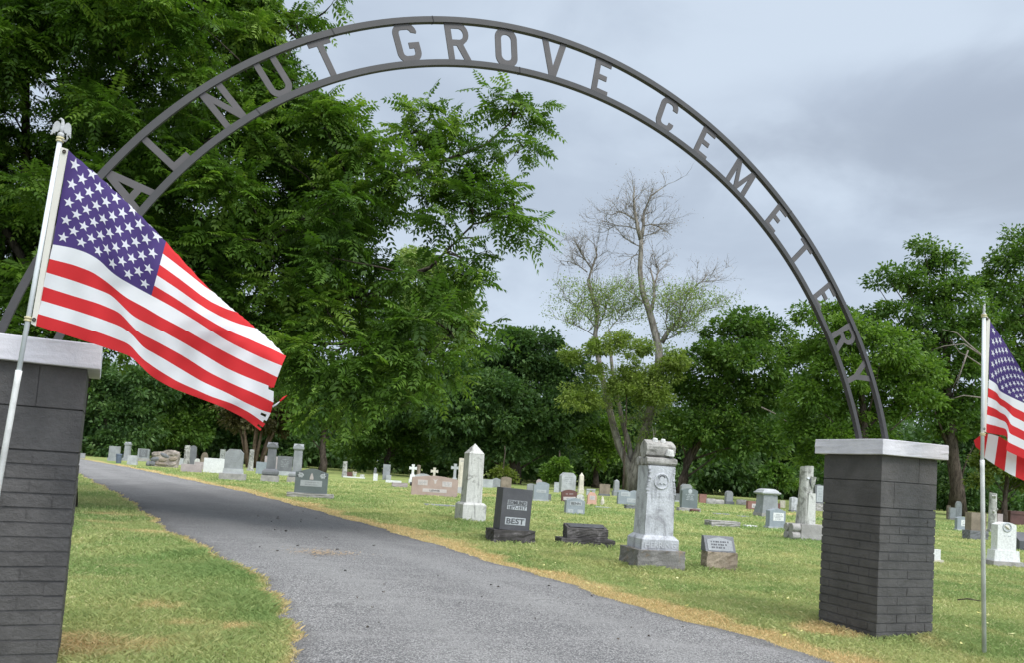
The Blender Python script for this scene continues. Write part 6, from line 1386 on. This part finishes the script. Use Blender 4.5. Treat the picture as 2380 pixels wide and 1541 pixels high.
SEC = [br([(606, 365), (590, 312), (574, 220), (570, 160), (575, 110)], 22, 4), br([(606, 365), (617, 300), (618, 240), (650, 160), (690, 130), (720, 110)], 17, 3, 0, .5),
       br([(572, 268), (535, 245), (500, 230), (470, 248), (450, 270)], 7, 2, 0, -.8), br([(590, 318), (540, 302), (480, 300), (430, 330)], 6, 2, 0, .8), br([(618, 300), (660, 292), (705, 312), (750, 345)], 6, 2, 0, -.6),
       br([(604, 400), (560, 380), (520, 350)], 5, 2), br([(590, 436), (575, 440), (560, 452)], 6, 4), br([(612, 350), (650, 340), (690, 330)], 5, 2),
       br([(650, 720), (668, 640), (665, 560), (648, 500)], 17, 6, 0, .6), br([(664, 600), (680, 545), (690, 510), (670, 460)], 7, 3, .4, .9), br([(640, 690), (590, 640), (540, 600)], 6, 2, 0, -.7),
       br([(703, 860), (735, 805), (770, 765), (798, 730)], 24, 10, 0, -.5), br([(735, 805), (722, 760), (735, 700), (790, 640), (840, 590)], 6, 2, -.2, -1), br([(770, 765), (810, 690), (840, 630), (880, 570), (930, 560)], 8, 2, -.4, .2), br([(760, 800), (820, 770), (880, 720), (930, 690)], 6, 2, -.4, .6), br([(710, 850), (760, 830), (790, 800)], 5, 2),
       br([(400, 720), (375, 640), (355, 560), (372, 500), (395, 440), (385, 390)], 22, 5, .8, 1), br([(372, 505), (340, 460), (305, 400), (280, 350)], 8, 2, .8, .3), br([(350, 520), (310, 490), (265, 470), (215, 465)], 6, 2, .8, 1.5), br([(385, 780), (340, 720), (290, 680), (240, 650)], 6, 2, .8, .2), br([(395, 800), (430, 720), (450, 650), (480, 590)], 6, 2, .8, 1.4), br([(390, 830), (330, 790), (260, 760)], 5, 2, .8, 0), br([(400, 860), (450, 800), (500, 740), (540, 700)], 5, 2, .8, 1.3),
       br([(680, 1070), (640, 1080), (600, 1050), (560, 1040)], 6, 2), br([(655, 1270), (620, 1230), (570, 1215), (540, 1220)], 4, 1.5, 0, -.4), br([(660, 1270), (650, 1300), (640, 1330)], 3, 1, 0, -.3), br([(470, 1240), (440, 1180), (430, 1140)], 5, 2, .2, -.3), br([(690, 900), (740, 960), (780, 1000)], 4, 1.5), br([(690, 1060), (750, 1080), (800, 1110)], 4, 1.5)]
tubes_obj('trunk', MAIN, BARKG, dt, jit=.05, seed=4)
tw, twl = [], []
def shoot(p, d, L_, r, lvl, store):
    k = 4; P = [p]; dd_ = d.copy()
    for i in range(k):
        dd_ = (dd_ + Vector((rnd.uniform(-.35, .35), rnd.uniform(-.35, .35), rnd.uniform(-.18, .22)))).normalized(); P.append(P[-1] + dd_ * (L_ / k))
    store.append((P, [r * (1 - .75 * i / k) for i in range(k + 1)], 4 if lvl > 0 else 3))
    if lvl > 0:
        for q_ in range(4 if lvl > 1 else 3):
            i = rnd.randint(1, k); e = (dd_ + Vector((rnd.uniform(-1, 1), rnd.uniform(-1, 1), rnd.uniform(-.35, .75)))).normalized()
            shoot(P[i], e, L_ * rnd.uniform(.45, .75), r * .6, lvl - 1, store)
    else: tips.append(P[-1]); tips.append(P[2])
tips = []
for P, rad, n in SEC:
    twl.append((P, [r_ * 1.35 for r_ in rad], 6)); ln = sum((b_ - a).length for a, b_ in zip(P, P[1:]))
    for q_ in range(int(5 + ln * 2.3)):
        f = rnd.uniform(.15, 1) * (len(P) - 1); i = min(int(f), len(P) - 2); p = P[i].lerp(P[i + 1], f - i); d = (P[i + 1] - P[i]).normalized()
        e = (d * .7 + Vector((rnd.uniform(-1, 1), rnd.uniform(-1, 1), rnd.uniform(-.3, .8)))).normalized()
        shoot(p, e, rnd.uniform(.8, 2.0), .026, 2 if rnd.random() < .75 else 1, twl)
tubes_obj('branches', twl, BARKG, dt, n=4, seed=5)
T_ = np.array([tuple(t) for t in tips]); print('tips', len(T_))
ztop = T_[:, 2]; keep_top = ztop > 15.5
def tuft(Tp, frac, m_, sz, seed):
    g = np.random.default_rng(seed); k = g.uniform(0, 1, len(Tp)) < frac; p = np.repeat(Tp[k], m_, 0) + g.normal(0, .30, (k.sum() * m_, 3)); n = len(p); Ls = sz * g.uniform(.6, 1.3, n)
    return quads_from(p, unit(g.normal(0, 1, (n, 3)) + np.array([0, 0, -.3])), unit(g.normal(0, 1, (n, 3)) + np.array([0, 0, .5])), Ls, Ls * .5)
q = tuft(T_[~keep_top], .75, 6, .16, 1); crown_obj('leaves', q, LF_PALE, dt, 0, .7)
q = tuft(T_[~keep_top], .4, 5, .16, 4); crown_obj('leaves', q, LF_OLIVE, dt, .2, 1)
q = tuft(T_[keep_top], .45, 2, .09, 2); crown_obj('withered_leaves', q, LF_BROWN, dt)

# pale dead branches in the right-hand trees belong to them
def dead(parent_label, pts_list, Yd):
    par = next(o for o in bpy.data.objects if o.get('label') == parent_label); root = Vector(par.location)
    tubes_obj('dead_branch', [([at(x, y, Yd + i * .2) - root for i, (x, y) in enumerate(p)], [w_ * Yd / FP / 2 * (1 - .7 * i / (len(p) - 1)) for i in range(len(p))], 5) for p, w_ in pts_list], TWIG, par)
dead('tall airy green tree with reaching top boughs and a thick dark trunk', [([(2285, 830), (2250, 800), (2225, 775), (2190, 765)], 5), ([(2285, 830), (2240, 800), (2195, 805), (2165, 815)], 4), ([(2280, 850), (2250, 830), (2230, 820), (2210, 790)], 4), ([(2250, 815), (2235, 860), (2215, 900)], 4), ([(2245, 830), (2228, 880), (2222, 915)], 4), ([(2280, 925), (2240, 920), (2205, 930)], 4)], 51.5)
dead('green broadleaf tree right of the dying tree with a pale dead branch', [([(1770, 948), (1800, 962), (1832, 983)], 4)], 52.8)

# --- the big walnut overhanging from the left: feather-leaved, with limbs reaching over the drive
WY = 13.0
wt = thing('walnut_tree', 'large black walnut tree overhanging the drive from the left, long feathery leaves', 'tree', (-7.4, 13.5, 0), 0, 'trees around the cemetery')
WO = Vector((-7.4, 13.5, 0)); g = np.random.default_rng(21); rnd = random.Random(21)
EDGE = [  # x, y, radius px, depth : lobes that make the outline seen against the sky
    (770, 10, 26, 13.5), (720, 35, 34, 13.5), (680, 60, 30, 13.4), (640, 25, 50, 13.5), (590, 80, 60, 13.2), (560, 20, 60, 13.6),
    (645, 165, 44, 13), (690, 205, 40, 13), (630, 235, 60, 13), (745, 245, 40, 12.8), (795, 275, 38, 12.8), (822, 315, 40, 12.8), (780, 320, 60, 12.6), (860, 360, 44, 12.6), (800, 420, 60, 12.5),
    (905, 365, 28, 13), (950, 310, 24, 13), (988, 258, 34, 13.1), (1020, 290, 38, 13), (975, 320, 48, 12.9), (1050, 330, 44, 12.8), (1000, 390, 54, 12.6), (930, 400, 50, 12.5), (1080, 370, 40, 12.8),
    (1160, 222, 26, 13.1), (1200, 212, 28, 13.2), (1175, 265, 32, 13), (1232, 255, 28, 13.2), (1215, 330, 32, 13), (1195, 360, 24, 13), (1130, 330, 24, 13), (1225, 290, 16, 13.1),
    (1130, 420, 44, 12.6), (1180, 440, 36, 12.7), (1100, 470, 46, 12.4), (1190, 490, 34, 12.8), (1235, 525, 30, 12.9), (1160, 510, 36, 12.6), (1060, 440, 50, 12.4), (1040, 520, 36, 12.3), (980, 460, 44, 12.4),
    (1060, 590, 34, 12.2), (1105, 590, 30, 12.3), (1020, 640, 46, 12.0), (1075, 640, 34, 12.2), (960, 640, 54, 11.8), (1040, 700, 44, 11.9), (1070, 745, 30, 12.1), (985, 740, 56, 11.7), (1100, 775, 36, 12.0), (1060, 800, 44, 11.8), (990, 830, 50, 11.6), (930, 780, 60, 11.6), (1030, 865, 30, 11.8),
    (930, 880, 50, 11.5), (870, 900, 46, 11.5), (800, 890, 56, 11.4), (860, 830, 60, 11.4), (740, 860, 60, 11.6), (700, 800, 60, 11.8), (790, 940, 34, 11.5), (960, 930, 26, 11.5), (680, 870, 40, 12),
    (30, 40, 70, 12), (110, 30, 60, 12.4), (60, 130, 54, 12.4), (130, 110, 60, 12.6), (200, 60, 70, 12.6), (10, 260, 44, 13), (20, 130, 50, 13)]
lobes = []
for x, y, r, d in EDGE: lobes.append((at(x, y, d + rnd.uniform(-.25, .25)), r * d / FP * .84, 1.25))
# the body of the crown
def inside(x, y):
    top = np.interp(x, [0, 60, 140, 300, 560, 640, 700, 800, 880, 940], [-400, -400, -400, -400, -300, -80, 120, 260, 360, 470])
    if -20 < x < 175 and 120 < y < 275: return False
    if 300 < x < 360 and 60 < y < 130: return False
    if 480 < x < 560 and 350 < y < 420: return False
    if 950 < x < 1020 and 500 < y < 590: return False
    bot = np.interp(x, [0, 100, 200, 420, 640, 760, 880, 1000, 1080], [860, 880, 800, 780, 840, 900, 890, 840, 780])
    return top < y < bot and x < np.interp(y, [-400, 0, 120, 300, 450, 620, 800], [520, 590, 620, 780, 890, 890, 960])
for layer in range(4):
    for gy in range(-400, 900, 104):
        for gx in range(-250, 1000, 104):
            x = gx + rnd.uniform(-56, 56); y = gy + rnd.uniform(-56, 56)
            if not inside(x, y): continue
            if layer == 3 and rnd.random() < .35: continue
            d = (12.2, 13.2, 14.2, 15.4)[layer] + rnd.uniform(-.5, .5); r = rnd.uniform(46, 76)
            if layer == 0 and rnd.random() < .3: continue
            lobes.append((at(x, y, d), r * d / FP, .85))
for k in range(46):                                         # beyond the frame: the rest of the crown
    a = rnd.uniform(0, 6.28); rr_ = rnd.uniform(1.5, 6.5); z = rnd.uniform(4.0, 11.5) - rr_ * .25
    p = Vector((-8.6 + rr_ * math.cos(a), 14.5 + rr_ * math.sin(a) * .9, max(2.6, z)))
    if p.y < 10.5: continue
    hx = CX + FP * (p.x / p.y); hy = 1010 - FP * (p.z - EYE) / p.y
    if (-60 < hx < 220 and 60 < hy < 320) or hx > 430: continue
    lobes.append((p, rnd.uniform(.5, .9), .5))
# limbs
fork = Vector((-7.2, 13.5, 2.6))
PT = [([(-7.4, 13.5, -.1), (-7.38, 13.5, .6), (-7.3, 13.5, 1.6), fork], [.40, .30, .26, .22], 14)]
def limb(px, w0, w1, start=None):
    pts = [Vector(start) if start is not None else fork] + [at(x, y, d) for x, y, d in px]; n = len(pts)
    PT.append((pts, [(w0 + (w1 - w0) * i / (n - 1)) * .5 for i in range(n)], 8)); return pts
LM = []
LM.append(limb([(220, 640, 13.3), (420, 600, 13.1), (620, 560, 12.9), (820, 440, 12.8), (930, 405, 12.8), (1040, 370, 12.9), (1130, 335, 13), (1185, 285, 13.1), (1206, 225, 13.2)], .17, .012))
LM.append(limb([(300, 700, 14.0), (520, 690, 14.2), (720, 700, 13.8), (900, 680, 13.0), (1000, 620, 12.0), (1100, 520, 12.5), (1200, 500, 12.8)], .14, .012))
LM.append(limb([(350, 760, 13.6), (560, 780, 13.4), (760, 800, 13.0), (930, 800, 12.5), (1050, 770, 12.2)], .12, .012))
LM.append(limb([(90, 430, 13.5), (230, 220, 13.5), (420, 60, 13.6), (560, -80, 13.8)], .18, .03))
LM.append(limb([(60, 400, 13.6), (60, 150, 13.4), (120, -100, 13.4), (150, -400, 13.6)], .2, .05))
LM.append(limb([(330, 450, 13.4), (520, 300, 13.3), (640, 170, 13.3), (720, 50, 13.5)], .13, .015))
LM.append(limb([(-60, 420, 13.2), (-160, 200, 13), (-260, -50, 12.8)], .16, .04))
LM.append(limb([(900, 415, 12.8), (985, 330, 13), (1000, 260, 13.1)], .035, .01, at(880, 420, 12.8)))
LM.append(limb([(1180, 380, 13), (1215, 340, 13)], .02, .008, at(1150, 330, 13)))
NODES = [p for l in LM for a, b_ in zip(l, l[1:]) for p in (a.lerp(b_, .33), a.lerp(b_, .66), b_)]
NA = np.array([tuple(p) for p in NODES])
leaf_b, leaf_a, leaf_len, leaf_r = [], [], [], []
for p, rad, dn in lobes:
    pv = np.array(p); j = int(np.argmin(((NA - pv) ** 2).sum(1))); s = NODES[j]
    m1 = s.lerp(p, .5) + Vector((rnd.uniform(-.1, .1), rnd.uniform(-.1, .1), rnd.uniform(.0, .15)))
    if (p - s).length < 1.5: PT.append(([s, m1, p], [.022, .014, .006], 5))
    out = np.array(p - s); out = out / max(1e-6, np.linalg.norm(out))
    nt_ = max(3, int(16 * dn * (rad / .45) ** 1.6)); tone = g.uniform(0, .45)
    for k in range(nt_):
        e = unit(g.normal(0, 1, (1, 3)))[0]; e[2] = e[2] * .75 + .05
        b0 = pv + e * rad * g.uniform(.1, .8) ** .6 * .82
        tw_ax = unit((e * .7 + out * .5 + g.normal(0, .25, 3) + np.array([0, 0, .1]))[None])[0]
        if k % 3 == 0: PT.append(([p, Vector(b0), Vector(b0 + tw_ax * .16)], [.006, .004, .002], 4))
        m_ = g.integers(5, 9)
        for q_ in range(m_):
            ax = tw_ax * g.uniform(.25, .9) + g.normal(0, .6, 3); ax[2] = ax[2] * .6 - .05
            ax /= np.linalg.norm(ax); leaf_b.append(b0 + tw_ax * g.uniform(0, .18)); leaf_a.append(ax); leaf_len.append(g.uniform(.26, .54)); leaf_r.append(tone + g.uniform(0, .5))
LB = np.array(leaf_b); LA = np.array(leaf_a); LL = np.array(leaf_len); LR = np.array(leaf_r); nl = len(LB); print('compound leaves', nl)
horiz = unit(np.cross(LA, np.array([0, 0, 1.0]) + g.normal(0, .38, (nl, 3)))); upv = np.cross(horiz, LA); sgn = np.sign(upv[:, 2:3]); sgn[sgn == 0] = 1; upv *= sgn
PAIRS = 7; Q = []; QR = []
drp = g.uniform(.15, .75, nl)
for i in range(PAIRS):
    f = .16 + .80 * i / (PAIRS - 1)
    c = LB + LA * (LL * f)[:, None] + np.array([0, 0, -1.0]) * (drp * LL * f * f * .6)[:, None]
    tang = unit(LA + np.array([0, 0, -1.0]) * (drp * f * 1.2)[:, None])
    size = LL * (.27 * (1 - .35 * abs(f - .5) * 2)) * g.uniform(.85, 1.15, nl)
    for sg in (-1, 1):
        ax = unit(horiz * sg * .9 + tang * .48 + np.array([0, 0, -1.0]) * .22 + g.normal(0, .09, (nl, 3)))
        Q.append(quads_from(c, ax, upv + g.normal(0, .18, (nl, 3)), size, size * .46, .12)); QR.append(np.clip(LR + g.uniform(-.06, .06, nl), 0, 1))
c = LB + LA * (LL * .97)[:, None] + np.array([0, 0, -1.0]) * (drp * LL * .55)[:, None]
Q.append(quads_from(c, unit(LA + np.array([0, 0, -1.0]) * drp[:, None]), upv, LL * .2, LL * .07, .1)); QR.append(LR)
rc = quads_from(LB, unit(LA * 1.0 + np.array([0, 0, -.3]) * drp[:, None]), horiz, LL * .98, np.full(nl, .005), 0); Q.append(rc); QR.append(np.clip(LR * .5, 0, 1))
Q = np.concatenate(Q); QR = np.concatenate(QR)
Q = Q - np.array(WO); TREES_Q[0] += len(Q)
crown_obj('crown', Q, LF_WALNUT, wt, r=QR)
tubes_obj('trunk', [([Vector(p) - WO for p in t[0]], t[1], t[2]) for t in PT], BARKW, wt, jit=.04, seed=3)
print('leaf quads', TREES_Q[0])
